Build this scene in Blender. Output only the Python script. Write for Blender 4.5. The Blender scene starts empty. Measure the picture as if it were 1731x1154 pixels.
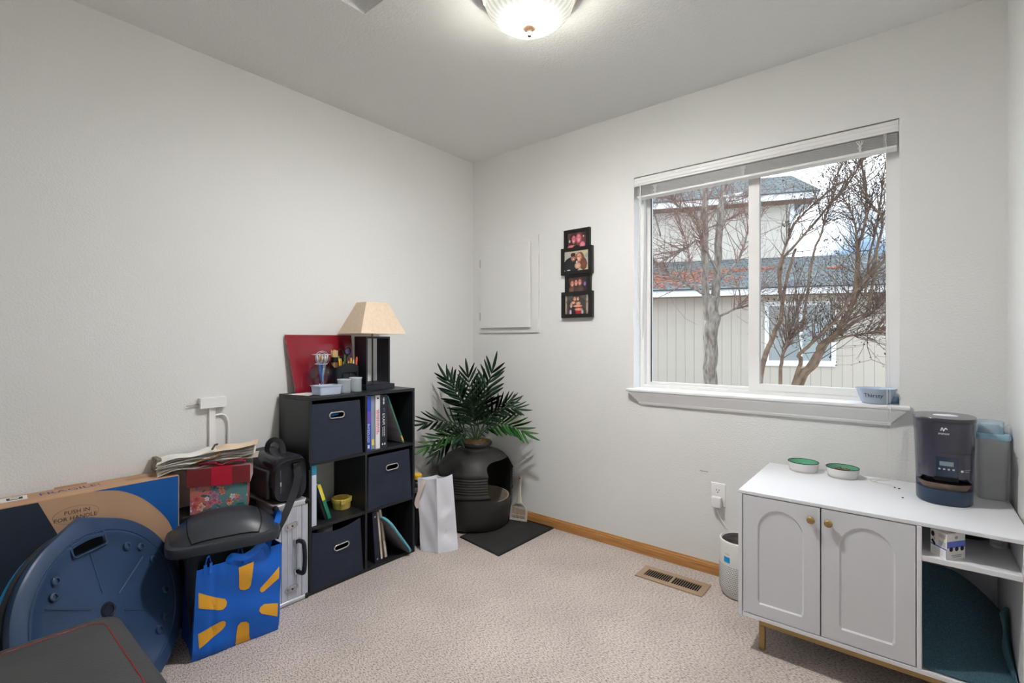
import bpy, bmesh, math, random
from mathutils import Vector, Matrix

# ------------------------------------------------------------------ camera, sky, sun, exposure
SC = bpy.context.scene
COL = SC.collection
cam_data = bpy.data.cameras.new('camera')
cam = bpy.data.objects.new('camera', cam_data)
COL.objects.link(cam)
cam.location = (2.431, -2.530, 1.166)
cam.rotation_euler = (math.radians(90), 0, math.radians(39.27))
cam_data.sensor_width = 36.0
cam_data.lens = 825.0 / 1731.0 * 36.0
cam_data.shift_y = -1.0 / 1731.0
cam_data.clip_start = 0.03
SC.camera = cam

world = bpy.data.worlds.new('sky')
SC.world = world
world.use_nodes = True
wn, wl = world.node_tree.nodes, world.node_tree.links
wn.clear()
w_out = wn.new('ShaderNodeOutputWorld')
w_bg = wn.new('ShaderNodeBackground')
w_bg.inputs['Strength'].default_value = 4.5
w_tc = wn.new('ShaderNodeTexCoord')
w_map = wn.new('ShaderNodeMapping')
w_map.inputs['Scale'].default_value = (1.0, 1.0, 2.2)
w_noise = wn.new('ShaderNodeTexNoise')
w_noise.inputs['Scale'].default_value = 2.6
w_noise.inputs['Detail'].default_value = 6.0
w_ramp = wn.new('ShaderNodeValToRGB')
w_ramp.color_ramp.elements[0].position = 0.40
w_ramp.color_ramp.elements[0].color = (0.095, 0.150, 0.215, 1)
w_ramp.color_ramp.elements[1].position = 0.58
w_ramp.color_ramp.elements[1].color = (0.88, 0.94, 1.0, 1)
wl.new(w_tc.outputs['Generated'], w_map.inputs['Vector'])
wl.new(w_map.outputs['Vector'], w_noise.inputs['Vector'])
wl.new(w_noise.outputs['Fac'], w_ramp.inputs['Fac'])
wl.new(w_ramp.outputs['Color'], w_bg.inputs['Color'])
wl.new(w_bg.outputs['Background'], w_out.inputs['Surface'])

sun_data = bpy.data.lights.new('sun', 'SUN')
sun_data.energy = 0.25
sun_data.angle = math.radians(25)
sun_data.color = (1.0, 0.97, 0.92)
sun = bpy.data.objects.new('sun', sun_data)
COL.objects.link(sun)
sun.rotation_euler = Vector((-0.35, -0.62, 0.70)).to_track_quat('Z', 'Y').to_euler()

SC.view_settings.view_transform = 'Standard'
SC.view_settings.look = 'None'
SC.view_settings.gamma = 1.0
SC.view_settings.use_curve_mapping = False
SC.view_settings.exposure = 0.0
LAMP_STRENGTH = 1950.0
SC.cycles.max_bounces = 12
SC.cycles.diffuse_bounces = 9
SC.cycles.transparent_max_bounces = 16
SC.cycles.sample_clamp_indirect = 6.0
SC.cycles.caustics_reflective = False
SC.cycles.caustics_refractive = False

PI = math.pi
rnd = random.Random(7)

# ------------------------------------------------------------------ materials
def lin(c):
    c = c / 255.0
    return c / 12.92 if c <= 0.04045 else ((c + 0.055) / 1.055) ** 2.4
def rgb(c, k=1.0):
    return tuple(min(1.0, lin(v) * k) for v in c) + (1.0,)
MATS = {}
def M(name, col, rough=0.6, metal=0.0, var=0.08, vs=12.0, bump=0.0, bs=200.0, spec=0.4, trans=0.0, alpha=1.0,
      coat=0.0, sheen=0.0, ior=1.45, col2=None, stretch=None, detail=3.0, emit=0.0):
    if name in MATS: return MATS[name]
    m = bpy.data.materials.new(name)
    m.use_nodes = True
    n, l = m.node_tree.nodes, m.node_tree.links
    b = n['Principled BSDF']
    tc = n.new('ShaderNodeTexCoord')
    src = tc.outputs['Object']
    if stretch:
        mp = n.new('ShaderNodeMapping')
        mp.inputs['Scale'].default_value = stretch
        l.new(src, mp.inputs['Vector'])
        src = mp.outputs['Vector']
    nz = n.new('ShaderNodeTexNoise')
    nz.inputs['Scale'].default_value = vs
    nz.inputs['Detail'].default_value = detail
    l.new(src, nz.inputs['Vector'])
    rp = n.new('ShaderNodeValToRGB')
    rp.color_ramp.elements[0].position = 0.3
    rp.color_ramp.elements[1].position = 0.7
    if col2 is None:
        rp.color_ramp.elements[0].color = rgb(col, 1 - var)
        rp.color_ramp.elements[1].color = rgb(col, 1 + var)
    else:
        rp.color_ramp.elements[0].color = rgb(col)
        rp.color_ramp.elements[1].color = rgb(col2)
    l.new(nz.outputs['Fac'], rp.inputs['Fac'])
    l.new(rp.outputs['Color'], b.inputs['Base Color'])
    b.inputs['Roughness'].default_value = rough
    b.inputs['Metallic'].default_value = metal
    b.inputs['Specular IOR Level'].default_value = spec
    b.inputs['Transmission Weight'].default_value = trans
    b.inputs['IOR'].default_value = ior
    b.inputs['Coat Weight'].default_value = coat
    b.inputs['Sheen Weight'].default_value = sheen
    b.inputs['Alpha'].default_value = alpha
    if emit:
        b.inputs['Emission Color'].default_value = rgb(col)
        b.inputs['Emission Strength'].default_value = emit
    if bump:
        n2 = n.new('ShaderNodeTexNoise')
        n2.inputs['Scale'].default_value = bs
        n2.inputs['Detail'].default_value = 2.0
        l.new(src, n2.inputs['Vector'])
        bp = n.new('ShaderNodeBump')
        bp.inputs['Strength'].default_value = bump
        bp.inputs['Distance'].default_value = 0.004
        l.new(n2.outputs['Fac'], bp.inputs['Height'])
        l.new(bp.outputs['Normal'], b.inputs['Normal'])
    MATS[name] = m
    return m

def glass_mat(name, tint=(255, 255, 255), mix=0.9, rough=0.0):
    """clear sheet: mostly transparent with a glossy coat"""
    if name in MATS: return MATS[name]
    m = bpy.data.materials.new(name)
    m.use_nodes = True
    n, l = m.node_tree.nodes, m.node_tree.links
    n.remove(n['Principled BSDF'])
    t = n.new('ShaderNodeBsdfTransparent'); t.inputs['Color'].default_value = rgb(tint)
    g = n.new('ShaderNodeBsdfGlossy'); g.inputs['Roughness'].default_value = rough
    nz = n.new('ShaderNodeTexNoise'); nz.inputs['Scale'].default_value = 3.0
    mr = n.new('ShaderNodeMapRange')
    mr.inputs['To Min'].default_value = mix - 0.004; mr.inputs['To Max'].default_value = min(1.0, mix + 0.004)
    mx = n.new('ShaderNodeMixShader')
    l.new(nz.outputs['Fac'], mr.inputs['Value'])
    l.new(mr.outputs['Result'], mx.inputs['Fac'])
    l.new(g.outputs['BSDF'], mx.inputs[1]); l.new(t.outputs['BSDF'], mx.inputs[2])
    l.new(mx.outputs['Shader'], n['Material Output'].inputs['Surface'])
    MATS[name] = m
    return m

def translucent_plastic(name, col, transp=0.45, rough=0.35, tint=None):
    if name in MATS: return MATS[name]
    m = M(name, col, rough=rough, var=0.05)
    n, l = m.node_tree.nodes, m.node_tree.links
    t = n.new('ShaderNodeBsdfTransparent'); t.inputs['Color'].default_value = rgb(tint or tuple(v + (255 - v) * 0.8 for v in col))
    mx = n.new('ShaderNodeMixShader'); mx.inputs['Fac'].default_value = transp
    l.new(n['Principled BSDF'].outputs['BSDF'], mx.inputs[1]); l.new(t.outputs['BSDF'], mx.inputs[2])
    l.new(mx.outputs['Shader'], n['Material Output'].inputs['Surface'])
    return m

def print_mat(name='printed_colours', rough=0.45, spec=0.4):
    if name in MATS: return MATS[name]
    m = bpy.data.materials.new(name)
    m.use_nodes = True
    n, l = m.node_tree.nodes, m.node_tree.links
    a = n.new('ShaderNodeVertexColor'); a.layer_name = 'Col'
    l.new(a.outputs['Color'], n['Principled BSDF'].inputs['Base Color'])
    n['Principled BSDF'].inputs['Roughness'].default_value = rough
    n['Principled BSDF'].inputs['Specular IOR Level'].default_value = spec
    MATS[name] = m
    return m

# ------------------------------------------------------------------ object helpers
MW = {}
def setp(o, label=None, cat=None, group=None, kind=None):
    if label: o['label'] = label
    if cat: o['category'] = cat
    if group: o['group'] = group
    if kind: o['kind'] = kind
    return o
def thing(name, label, cat, loc=(0, 0, 0), rotz=0.0, group=None, kind=None, mat4=None):
    o = bpy.data.objects.new(name, None)
    o.empty_display_size = 0.05
    COL.objects.link(o)
    m = mat4 if mat4 is not None else Matrix.Translation(loc) @ Matrix.Rotation(rotz, 4, 'Z')
    o.matrix_world = m
    MW[o.name] = m.copy()
    return setp(o, label, cat, group, kind)
def part(name, bm, mat, parent=None, world=True, smooth=0, kind=None, label=None, weld=True):
    """link a bmesh as ONE mesh object; world=True: its coordinates are world coordinates"""
    if parent is not None and world:
        bm.transform(MW[parent.name].inverted())
    if weld:
        bmesh.ops.remove_doubles(bm, verts=bm.verts, dist=1e-6)
    bmesh.ops.recalc_face_normals(bm, faces=bm.faces)
    me = bpy.data.meshes.new(name)
    bm.to_mesh(me); bm.free()
    if smooth:
        for p in me.polygons: p.use_smooth = True
        me.set_sharp_from_angle(angle=math.radians(smooth))
    return link(name, me, mat, parent, kind, label)
def link(name, me, mat, parent=None, kind=None, label=None):
    if mat is not None and not me.materials: me.materials.append(mat)
    o = bpy.data.objects.new(name, me)
    COL.objects.link(o)
    if parent is not None:
        o.parent = parent
        MW[o.name] = MW[parent.name]
    else:
        MW[o.name] = Matrix.Identity(4)
    return setp(o, label=label, kind=kind)
def single(name, label, cat, bm, mat, base, smooth=0, group=None, kind=None):
    """a thing of one mesh, origin at base"""
    bm.transform(Matrix.Translation(-Vector(base)))
    o = part(name, bm, mat, None, smooth=smooth)
    o.location = base
    MW[o.name] = Matrix.Translation(base)
    return setp(o, label, cat, group, kind)

def new(): return bmesh.new()
def addm(bm, tmp, mat4=None):
    me = bpy.data.meshes.new('tmp')
    if mat4 is not None: tmp.transform(mat4)
    tmp.to_mesh(me); tmp.free()
    bm.from_mesh(me)
    bpy.data.meshes.remove(me)
    return bm
def box(bm, lo, hi, bev=0.0, seg=2, mat4=None):
    t = bmesh.new()
    vs = [t.verts.new((x, y, z)) for x in (lo[0], hi[0]) for y in (lo[1], hi[1]) for z in (lo[2], hi[2])]
    for f in ((0, 1, 3, 2), (4, 6, 7, 5), (0, 4, 5, 1), (2, 3, 7, 6), (0, 2, 6, 4), (1, 5, 7, 3)):
        t.faces.new([vs[i] for i in f])
    bmesh.ops.recalc_face_normals(t, faces=t.faces)
    if bev > 0:
        bmesh.ops.bevel(t, geom=list(t.edges), offset=bev, segments=seg, affect='EDGES', profile=0.5)
    return addm(bm, t, mat4)
def tube(bm, pts, r, seg=8, closed=False, cap=True):
    """pts: 3-vectors, r: radius or list"""
    pts = [Vector(p) for p in pts]
    n = len(pts)
    rs = r if isinstance(r, (list, tuple)) else [r] * n
    rings = []
    up = None
    for i, p in enumerate(pts):
        if closed:
            d = pts[(i + 1) % n] - pts[i - 1]
        else:
            d = pts[min(i + 1, n - 1)] - pts[max(i - 1, 0)]
        if d.length < 1e-9: d = Vector((0, 0, 1))
        d.normalize()
        if up is None:
            a = Vector((0, 0, 1)) if abs(d.z) < 0.9 else Vector((1, 0, 0))
            up = (a - d * a.dot(d)).normalized()
        else:
            up = up - d * up.dot(d)
            if up.length < 1e-6:
                a = Vector((0, 0, 1)) if abs(d.z) < 0.9 else Vector((1, 0, 0))
                up = a - d * a.dot(d)
            up.normalize()
        s = d.cross(up)
        rings.append([bm.verts.new(p + (up * math.cos(2 * PI * k / seg) + s * math.sin(2 * PI * k / seg)) * rs[i]) for k in range(seg)])
    m = n if closed else n - 1
    for i in range(m):
        a, b = rings[i], rings[(i + 1) % n]
        for k in range(seg):
            bm.faces.new((a[k], a[(k + 1) % seg], b[(k + 1) % seg], b[k]))
    if cap and not closed:
        bm.faces.new(rings[0][::-1]); bm.faces.new(rings[-1])
    return bm
def lathe(bm, prof, seg=48, mat4=None, cap0=True, cap1=True, radial=None):
    """prof: (r, z) list; radial(theta, r, z) -> r"""
    t = bmesh.new()
    rings = []
    for r, z in prof:
        if r < 1e-6:
            rings.append([t.verts.new((0, 0, z))])
        else:
            ring = []
            for k in range(seg):
                th = 2 * PI * k / seg
                rr = radial(th, r, z) if radial else r
                ring.append(t.verts.new((rr * math.cos(th), rr * math.sin(th), z)))
            rings.append(ring)
    for a, b in zip(rings[:-1], rings[1:]):
        for k in range(seg):
            k2 = (k + 1) % seg
            if len(a) == 1 and len(b) == 1: break
            if len(a) == 1: t.faces.new((a[0], b[k2], b[k]))
            elif len(b) == 1: t.faces.new((a[k], a[k2], b[0]))
            else: t.faces.new((a[k], a[k2], b[k2], b[k]))
    if cap0 and len(rings[0]) > 1: t.faces.new(rings[0][::-1])
    if cap1 and len(rings[-1]) > 1: t.faces.new(rings[-1])
    bmesh.ops.recalc_face_normals(t, faces=t.faces)
    return addm(bm, t, mat4)
def loft(bm, rings, cap0=True, cap1=True, mat4=None):
    t = bmesh.new()
    R = [[t.verts.new(p) for p in ring] for ring in rings]
    n = len(R[0])
    for a, b in zip(R[:-1], R[1:]):
        for k in range(n):
            t.faces.new((a[k], a[(k + 1) % n], b[(k + 1) % n], b[k]))
    if cap0: t.faces.new(R[0][::-1])
    if cap1: t.faces.new(R[-1])
    bmesh.ops.recalc_face_normals(t, faces=t.faces)
    return addm(bm, t, mat4)
def prism(bm, outline, z0, z1, mat4=None):
    """outline: 2D points (x, y) extruded z0..z1"""
    return loft(bm, [[(x, y, z0) for x, y in outline], [(x, y, z1) for x, y in outline]], mat4=mat4)
def sheet(bm, fn, nu, nv, thick=0.0, mat4=None):
    """grid surface fn(u, v)->point, u,v in 0..1"""
    t = bmesh.new()
    g = [[t.verts.new(fn(i / nu, j / nv)) for j in range(nv + 1)] for i in range(nu + 1)]
    for i in range(nu):
        for j in range(nv):
            t.faces.new((g[i][j], g[i + 1][j], g[i + 1][j + 1], g[i][j + 1]))
    if thick:
        bmesh.ops.solidify(t, geom=list(t.faces), thickness=thick)
    return addm(bm, t, mat4)
def superellipse(a, b, n, e=4.0):
    out = []
    for k in range(n):
        th = 2 * PI * k / n
        c, s = math.cos(th), math.sin(th)
        out.append((a * math.copysign(abs(c) ** (2 / e), c), b * math.copysign(abs(s) ** (2 / e), s)))
    return out
def rrect(x0, x1, y0, y1, r, n=5):
    out = []
    for cx, cy, a in ((x1 - r, y1 - r, 0), (x0 + r, y1 - r, 90), (x0 + r, y0 + r, 180), (x1 - r, y0 + r, 270)):
        for k in range(n + 1):
            th = math.radians(a + 90 * k / n)
            out.append((cx + r * math.cos(th), cy + r * math.sin(th)))
    return out
def star_ring(rect, centre, inside, n=64):
    """matching outer (rectangle) and inner (star-shaped hole) outlines"""
    x0, x1, y0, y1 = rect
    cx, cy = centre
    angs = [2 * PI * k / n for k in range(n)] + [math.atan2(y - cy, x - cx) % (2 * PI) for x in (x0, x1) for y in (y0, y1)]
    angs = sorted(set(round(a, 5) for a in angs))
    outer, inner = [], []
    for a in angs:
        c, s = math.cos(a), math.sin(a)
        ts = []
        if c > 1e-9: ts.append((x1 - cx) / c)
        if c < -1e-9: ts.append((x0 - cx) / c)
        if s > 1e-9: ts.append((y1 - cy) / s)
        if s < -1e-9: ts.append((y0 - cy) / s)
        T = min(ts)
        outer.append((cx + c * T, cy + s * T))
        lo, hi = 0.0, T
        for _ in range(30):
            md = (lo + hi) / 2
            if inside(cx + c * md, cy + s * md): lo = md
            else: hi = md
        inner.append((cx + c * lo, cy + s * lo))
    return outer, inner
def ring_solid(bm, outer, inner, d0, d1, fn, floor=None):
    """plate with a hole between depths d0 (back) and d1 (front); fn(u, v, d)->point; floor: depth of a closed recess"""
    n = len(outer)
    loops = [[fn(u, v, d0) for u, v in outer], [fn(u, v, d1) for u, v in outer], [fn(u, v, d1) for u, v in inner]]
    if floor is None:
        loops += [[fn(u, v, d0) for u, v in inner], loops[0]]
        return loft(bm, loops, cap0=False, cap1=False)
    loops += [[fn(u, v, floor) for u, v in inner]]
    return loft(bm, loops, cap0=True, cap1=True)
def poly_print(name, pts, fn, mat, parent, off=0.0004, cuts=0, thick=0.0003):
    """flat printed shape: polygon (u, v) mapped by fn(u, v, depth) to a thin raised mesh"""
    t = bmesh.new()
    f = t.faces.new([t.verts.new((u, v, 0)) for u, v in pts])
    bmesh.ops.triangulate(t, faces=[f])
    if cuts: bmesh.ops.subdivide_edges(t, edges=list(t.edges), cuts=cuts, use_grid_fill=True)
    for v in t.verts: v.co = Vector(fn(v.co.x, v.co.y, off))
    return part(name, t, mat, parent)
def painted(name, nu, nv, paint, fn, parent, mat=None, label=None):
    """flat print: a fine grid with one printed colour for each cell; paint(u, v)->srgb 0..255"""
    verts, faces, cols = [], [], []
    for i in range(nu + 1):
        for j in range(nv + 1):
            verts.append(fn(i / nu, j / nv))
    for i in range(nu):
        for j in range(nv):
            a = i * (nv + 1) + j
            faces.append((a, a + nv + 1, a + nv + 2, a + 1))
            cols.append(rgb(paint((i + .5) / nu, (j + .5) / nv)))
    me = bpy.data.meshes.new(name)
    inv = MW[parent.name].inverted()
    me.from_pydata([inv @ Vector(v) for v in verts], [], faces)
    ca = me.color_attributes.new('Col', 'FLOAT_COLOR', 'CORNER')
    for p, c in zip(me.polygons, cols):
        for li in p.loop_indices: ca.data[li].color = c
    return link(name, me, mat or print_mat(), parent, label=label)
_txt = {}
def text(body, size, origin, right, up, mat, parent, name='lettering', align='CENTER', sx=1.0, depth=0.0003, warp=None):
    """raised flat lettering: baseline origin, right and up unit vectors (world)"""
    cu = bpy.data.curves.new('lettering', 'FONT')
    cu.body = body; cu.size = size; cu.align_x = align; cu.align_y = 'CENTER'
    cu.resolution_u = 2
    ob = bpy.data.objects.new('lettering_tmp', cu)
    COL.objects.link(ob)
    dg = bpy.context.evaluated_depsgraph_get()
    me = bpy.data.meshes.new_from_object(ob.evaluated_get(dg))
    bpy.data.objects.remove(ob); bpy.data.curves.remove(cu)
    right, up = Vector(right).normalized(), Vector(up).normalized()
    nrm = right.cross(up)
    inv = MW[parent.name].inverted()
    o = Vector(origin)
    for v in me.vertices:
        if warp: v.co = inv @ Vector(warp(v.co.x * sx, v.co.y))
        else: v.co = inv @ (o + right * v.co.x * sx + up * v.co.y + nrm * depth)
    me.materials.clear()
    return link(name, me, mat, parent)

def copy_tree(o, parent=None):
    c = o.copy(); COL.objects.link(c); c.parent = parent
    MW[c.name] = MW.get(o.name, Matrix.Identity(4))
    for ch in list(o.children): copy_tree(ch, c)
    return c

# ------------------------------------------------------------------ common materials
m_wall = M('wall_paint', (228, 228, 226), rough=0.85, var=0.012, vs=1.5, bump=0.35, bs=140, spec=0.2)
m_ceil = M('ceiling_paint', (240, 240, 239), rough=0.9, var=0.012, vs=1.5, bump=0.5, bs=110, spec=0.15)
m_white = M('white_gloss_paint', (240, 240, 240), rough=0.35, var=0.01)
m_vinyl = M('white_vinyl', (232, 231, 229), rough=0.4, var=0.01)
m_black = M('black_plastic', (22, 23, 26), rough=0.45, var=0.1)
m_metal = M('brushed_metal', (205, 207, 210), rough=0.28, metal=1.0, var=0.04, vs=60)
m_dark = M('dark_void', (8, 8, 9), rough=0.9, var=0.05)
m_paper = M('white_paper', (238, 236, 232), rough=0.8, var=0.02)
m_ink = M('black_ink', (18, 18, 22), rough=0.6, var=0.05)
m_wink = M('white_ink', (232, 234, 238), rough=0.5, var=0.02)

# ------------------------------------------------------------------ room shell
RX, RY, RZ = 2.706, -3.25, 2.44
def carpet_mat():
    m = bpy.data.materials.new('carpet')
    m.use_nodes = True
    n, l = m.node_tree.nodes, m.node_tree.links
    b = n['Principled BSDF']
    b.inputs['Roughness'].default_value = 0.95
    b.inputs['Specular IOR Level'].default_value = 0.1
    b.inputs['Sheen Weight'].default_value = 0.25
    tc = n.new('ShaderNodeTexCoord')
    mp = n.new('ShaderNodeMapping'); mp.inputs['Scale'].default_value = (1.0, 0.55, 1.0)
    l.new(tc.outputs['Object'], mp.inputs['Vector'])
    big = n.new('ShaderNodeTexNoise'); big.inputs['Scale'].default_value = 3.2; big.inputs['Detail'].default_value = 4
    l.new(tc.outputs['Object'], big.inputs['Vector'])
    v = n.new('ShaderNodeTexNoise'); v.inputs['Scale'].default_value = 420.0; v.inputs['Detail'].default_value = 2
    mp2 = n.new('ShaderNodeMapping'); mp2.inputs['Scale'].default_value = (0.42, 1.0, 1.0); mp2.inputs['Rotation'].default_value = (0, 0, 0.25)
    l.new(tc.outputs['Object'], mp2.inputs['Vector'])
    l.new(mp2.outputs['Vector'], v.inputs['Vector'])
    fine = n.new('ShaderNodeTexNoise'); fine.inputs['Scale'].default_value = 250.0; fine.inputs['Detail'].default_value = 4
    l.new(mp2.outputs['Vector'], fine.inputs['Vector'])
    r1 = n.new('ShaderNodeValToRGB')
    r1.color_ramp.elements[0].position = 0.37; r1.color_ramp.elements[0].color = rgb((134, 121, 114))
    r1.color_ramp.elements[1].position = 0.66; r1.color_ramp.elements[1].color = rgb((226, 214, 206))
    e = r1.color_ramp.elements.new(0.46); e.color = rgb((192, 180, 173))
    l.new(fine.outputs['Fac'], r1.inputs['Fac'])
    r2 = n.new('ShaderNodeValToRGB')
    r2.color_ramp.elements[0].position = 0.35; r2.color_ramp.elements[0].color = (0.86, 0.86, 0.86, 1)
    r2.color_ramp.elements[1].position = 0.65; r2.color_ramp.elements[1].color = (1.0, 1.0, 1.0, 1)
    l.new(big.outputs['Fac'], r2.inputs['Fac'])
    mu = n.new('ShaderNodeMix'); mu.data_type = 'RGBA'; mu.blend_type = 'MULTIPLY'; mu.inputs['Factor'].default_value = 1.0
    l.new(r1.outputs['Color'], mu.inputs['A']); l.new(r2.outputs['Color'], mu.inputs['B'])
    l.new(mu.outputs['Result'], b.inputs['Base Color'])
    bp = n.new('ShaderNodeBump'); bp.inputs['Strength'].default_value = 0.4; bp.inputs['Distance'].default_value = 0.004
    l.new(v.outputs['Fac'], bp.inputs['Height'])
    l.new(bp.outputs['Normal'], b.inputs['Normal'])
    return m
bm = new(); box(bm, (-0.12, RY - 0.12, -0.08), (RX + 0.12, 0.16, 0.0))
setp(part('floor', bm, carpet_mat()), kind='structure', label='beige speckled carpet floor')
bm = new(); box(bm, (-0.12, RY - 0.12, 0.0), (0.0, 0.16, RZ))
setp(part('wall_left', bm, m_wall), kind='structure')
bm = new(); box(bm, (RX, RY - 0.12, 0.0), (RX + 0.12, 0.16, RZ))
setp(part('wall_right', bm, m_wall), kind='structure')
bm = new(); box(bm, (0.0, RY - 0.12, 0.0), (RX, RY, RZ))
setp(part('wall_front', bm, m_wall), kind='structure')
WX0, WX1, WZ0, WZ1 = 1.237, 2.395, 0.888, 2.072
outer = [(0.0, 0.0), (RX, 0.0), (RX, RZ), (0.0, RZ)]
inner = [(WX0, WZ0), (WX1, WZ0), (WX1, WZ1), (WX0, WZ1)]
bm = new(); ring_solid(bm, outer, inner, 0.16, 0.0, lambda u, v, d: (u, d, v))
setp(part('wall_back', bm, m_wall), kind='structure')
# ceiling with a recessed shaft
hx0, hx1, hy0, hy1 = 0.78, 1.12, -1.80, -1.420
bm = new()
ring_solid(bm, [(-0.12, RY - 0.12), (RX + 0.12, RY - 0.12), (RX + 0.12, 0.16), (-0.12, 0.16)],
           [(hx0, hy0), (hx1, hy0), (hx1, hy1), (hx0, hy1)], RZ + 0.34, RZ, lambda u, v, d: (u, v, d))
box(bm, (hx0 - 0.02, hy0 - 0.02, RZ + 0.30), (hx1 + 0.02, hy1 + 0.02, RZ + 0.33))
setp(part('ceiling', bm, m_ceil, weld=False), kind='structure')
# baseboards
m_oak = M('oak_wood', (188, 140, 84), rough=0.42, col2=(160, 108, 58), vs=6, stretch=(1.5, 30, 30), bump=0.05, bs=80)
m_oak2 = M('oak_wood_side', (188, 140, 84), rough=0.42, col2=(160, 108, 58), vs=6, stretch=(30, 1.5, 30), bump=0.05, bs=80)
prof = [(0.0, 0.0), (0.013, 0.0), (0.013, 0.036), (0.0105, 0.040), (0.0105, 0.046), (0.006, 0.052), (0.004, 0.058), (0.0, 0.058)]
bm = new(); loft(bm, [[(0.0, -a, z) for a, z in prof], [(RX, -a, z) for a, z in prof]])
setp(part('baseboard_back', bm, m_oak), kind='structure')
bm = new(); loft(bm, [[(a, RY, z) for a, z in prof], [(a, -0.013, z) for a, z in prof]])
setp(part('baseboard_left', bm, m_oak2), kind='structure')
bm = new(); loft(bm, [[(RX - a, RY, z) for a, z in prof], [(RX - a, -0.013, z) for a, z in prof]])
setp(part('baseboard_right', bm, m_oak2), kind='structure')

# ------------------------------------------------------------------ window
win = thing('window_1', 'white vinyl sliding window with sill and moulded apron', None, ((WX0 + WX1) / 2, 0.0, 0.9), kind='structure')
SILL = 0.905
bm = new()
prof = [(0.16, SILL - 0.017), (-0.036, SILL - 0.017), (-0.043, SILL - 0.013), (-0.045, SILL - 0.008), (-0.043, SILL - 0.003), (-0.036, SILL), (0.16, SILL)]
box(bm, (WX0 + 0.001, -0.001, SILL - 0.017), (WX1 - 0.001, 0.10, SILL))
box(bm, (1.208, -0.045, SILL - 0.017), (2.431, -0.0005, SILL), bev=0.005, seg=3)
part('sill', bm, m_white, win, smooth=40)
bm = new()
ap = [(-0.0, 0.056, 0.0), (0.10, 0.054, 0.003), (0.80, 0.022, 0.048), (0.84, 0.022, 0.048), (1.0, 0.016, 0.054)]
rings = []
for t, pr, ins in ap:
    z = SILL - 0.017 - t * 0.068
    pr *= 0.72
    rings.append([(1.222 + ins, -0.0005, z), (1.222 + ins, -pr, z), (2.418 - ins, -pr, z), (2.418 - ins, -0.0005, z)])
loft(bm, rings)
part('apron', bm, m_white, win)
FY0, FY1 = 0.095, 0.155
def frame_rect(bm, x0, x1, z0, z1, wl, wr, wb, wt, y0, y1, bev=0.0):
    ring_solid(bm, [(x0, z0), (x1, z0), (x1, z1), (x0, z1)], [(x0 + wl, z0 + wb), (x1 - wr, z0 + wb), (x1 - wr, z1 - wt), (x0 + wl, z1 - wt)],
               y1, y0, lambda u, v, d: (u, d, v))
bm = new(); frame_rect(bm, WX0 + 0.001, WX1 - 0.001, SILL, WZ1 - 0.001, 0.022, 0.022, 0.016, 0.03, FY0 - 0.012, FY1)
part('window_frame', bm, m_vinyl, win)
for x in (WX0, WX1):
    bm = new(); box(bm, (min(x, x + (0.0008 if x == WX0 else -0.0008)), 0.0, SILL), (max(x, x + (0.0008 if x == WX0 else -0.0008)), FY0 - 0.012, WZ1 - 0.001))
    part('jamb_liner', bm, m_white, win)
bm = new(); frame_rect(bm, WX0 + 0.023, 1.832, SILL + 0.0165, WZ1 - 0.032, 0.024, 0.022, 0.013, 0.03, FY0 + 0.024, FY1 - 0.004)
sa = part('sash', bm, m_vinyl, win)
bm = new(); box(bm, (WX0 + 0.045, FY0 + 0.036, SILL + 0.027), (1.812, FY0 + 0.040, WZ1 - 0.06))
part('pane', bm, glass_mat('window_glass', (252, 253, 253), 0.9955, 0.05), sa)
bm = new(); box(bm, (WX0 + 0.047, FY0 + 0.026, SILL + 0.029), (WX0 + 0.0505, FY0 + 0.036, WZ1 - 0.06))
part('gasket', bm, m_black, sa)
bm = new(); frame_rect(bm, 1.806, WX1 - 0.023, SILL + 0.0165, WZ1 - 0.032, 0.050, 0.024, 0.034, 0.03, FY0 - 0.004, FY0 + 0.023)
sb = part('sash', bm, m_vinyl, win)
bm = new(); box(bm, (1.850, FY0 + 0.008, SILL + 0.047), (WX1 - 0.043, FY0 + 0.012, WZ1 - 0.06))
part('pane', bm, glass_mat('window_glass'), sb)
bm = new(); box(bm, (1.8562, FY0 - 0.002, SILL + 0.05), (1.8582, FY0 + 0.008, WZ1 - 0.06))
part('gasket', bm, M('grey_gasket', (110, 116, 124), rough=0.6), sb)

# ------------------------------------------------------------------ raised venetian blind
bl = thing('window_blind', 'white venetian blind pulled up to the top of the window', 'blind', ((WX0 + WX1) / 2, 0.03, 1.96))
BX0, BX1 = WX0 + 0.003, WX1 - 0.003
bm = new()
vp = [(0.0, 2.068), (-0.004, 2.064), (-0.004, 2.052), (-0.007, 2.048), (-0.007, 2.034), (-0.004, 2.030), (-0.004, 2.022), (0.0, 2.020), (0.004, 2.022), (0.004, 2.066)]
loft(bm, [[(BX0, 0.006 + a, z) for a, z in vp], [(BX1, 0.006 + a, z) for a, z in vp]])
part('valance', bm, m_vinyl, bl)
bm = new(); box(bm, (BX0 + 0.004, 0.016, 2.028), (BX1 - 0.004, 0.056, 2.066))
part('headrail', bm, m_vinyl, bl)
bm = new()
sl = [(0.014, 0.0), (0.026, 0.0022), (0.038, 0.0028), (0.050, 0.0022), (0.062, 0.0)]
loft(bm, [[(BX0 + 0.012, y, z) for y, z in sl] + [(BX0 + 0.012, y, z - 0.0015) for y, z in sl[::-1]],
          [(BX1 - 0.006, y, z) for y, z in sl] + [(BX1 - 0.006, y, z - 0.0015) for y, z in sl[::-1]]])
m_slat = M('blind_slat', (226, 225, 224), rough=0.35, var=0.02)
s0 = part('slat', bm, m_slat, bl)
s0.location.z = 2.016 - 0.0
for k in range(1, 11):
    c = s0.copy(); COL.objects.link(c); c.parent = bl
    c.location.z = 2.016 - k * 0.0043
for o in [o for o in bl.children if o.name.startswith('slat')]:
    pass
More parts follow.
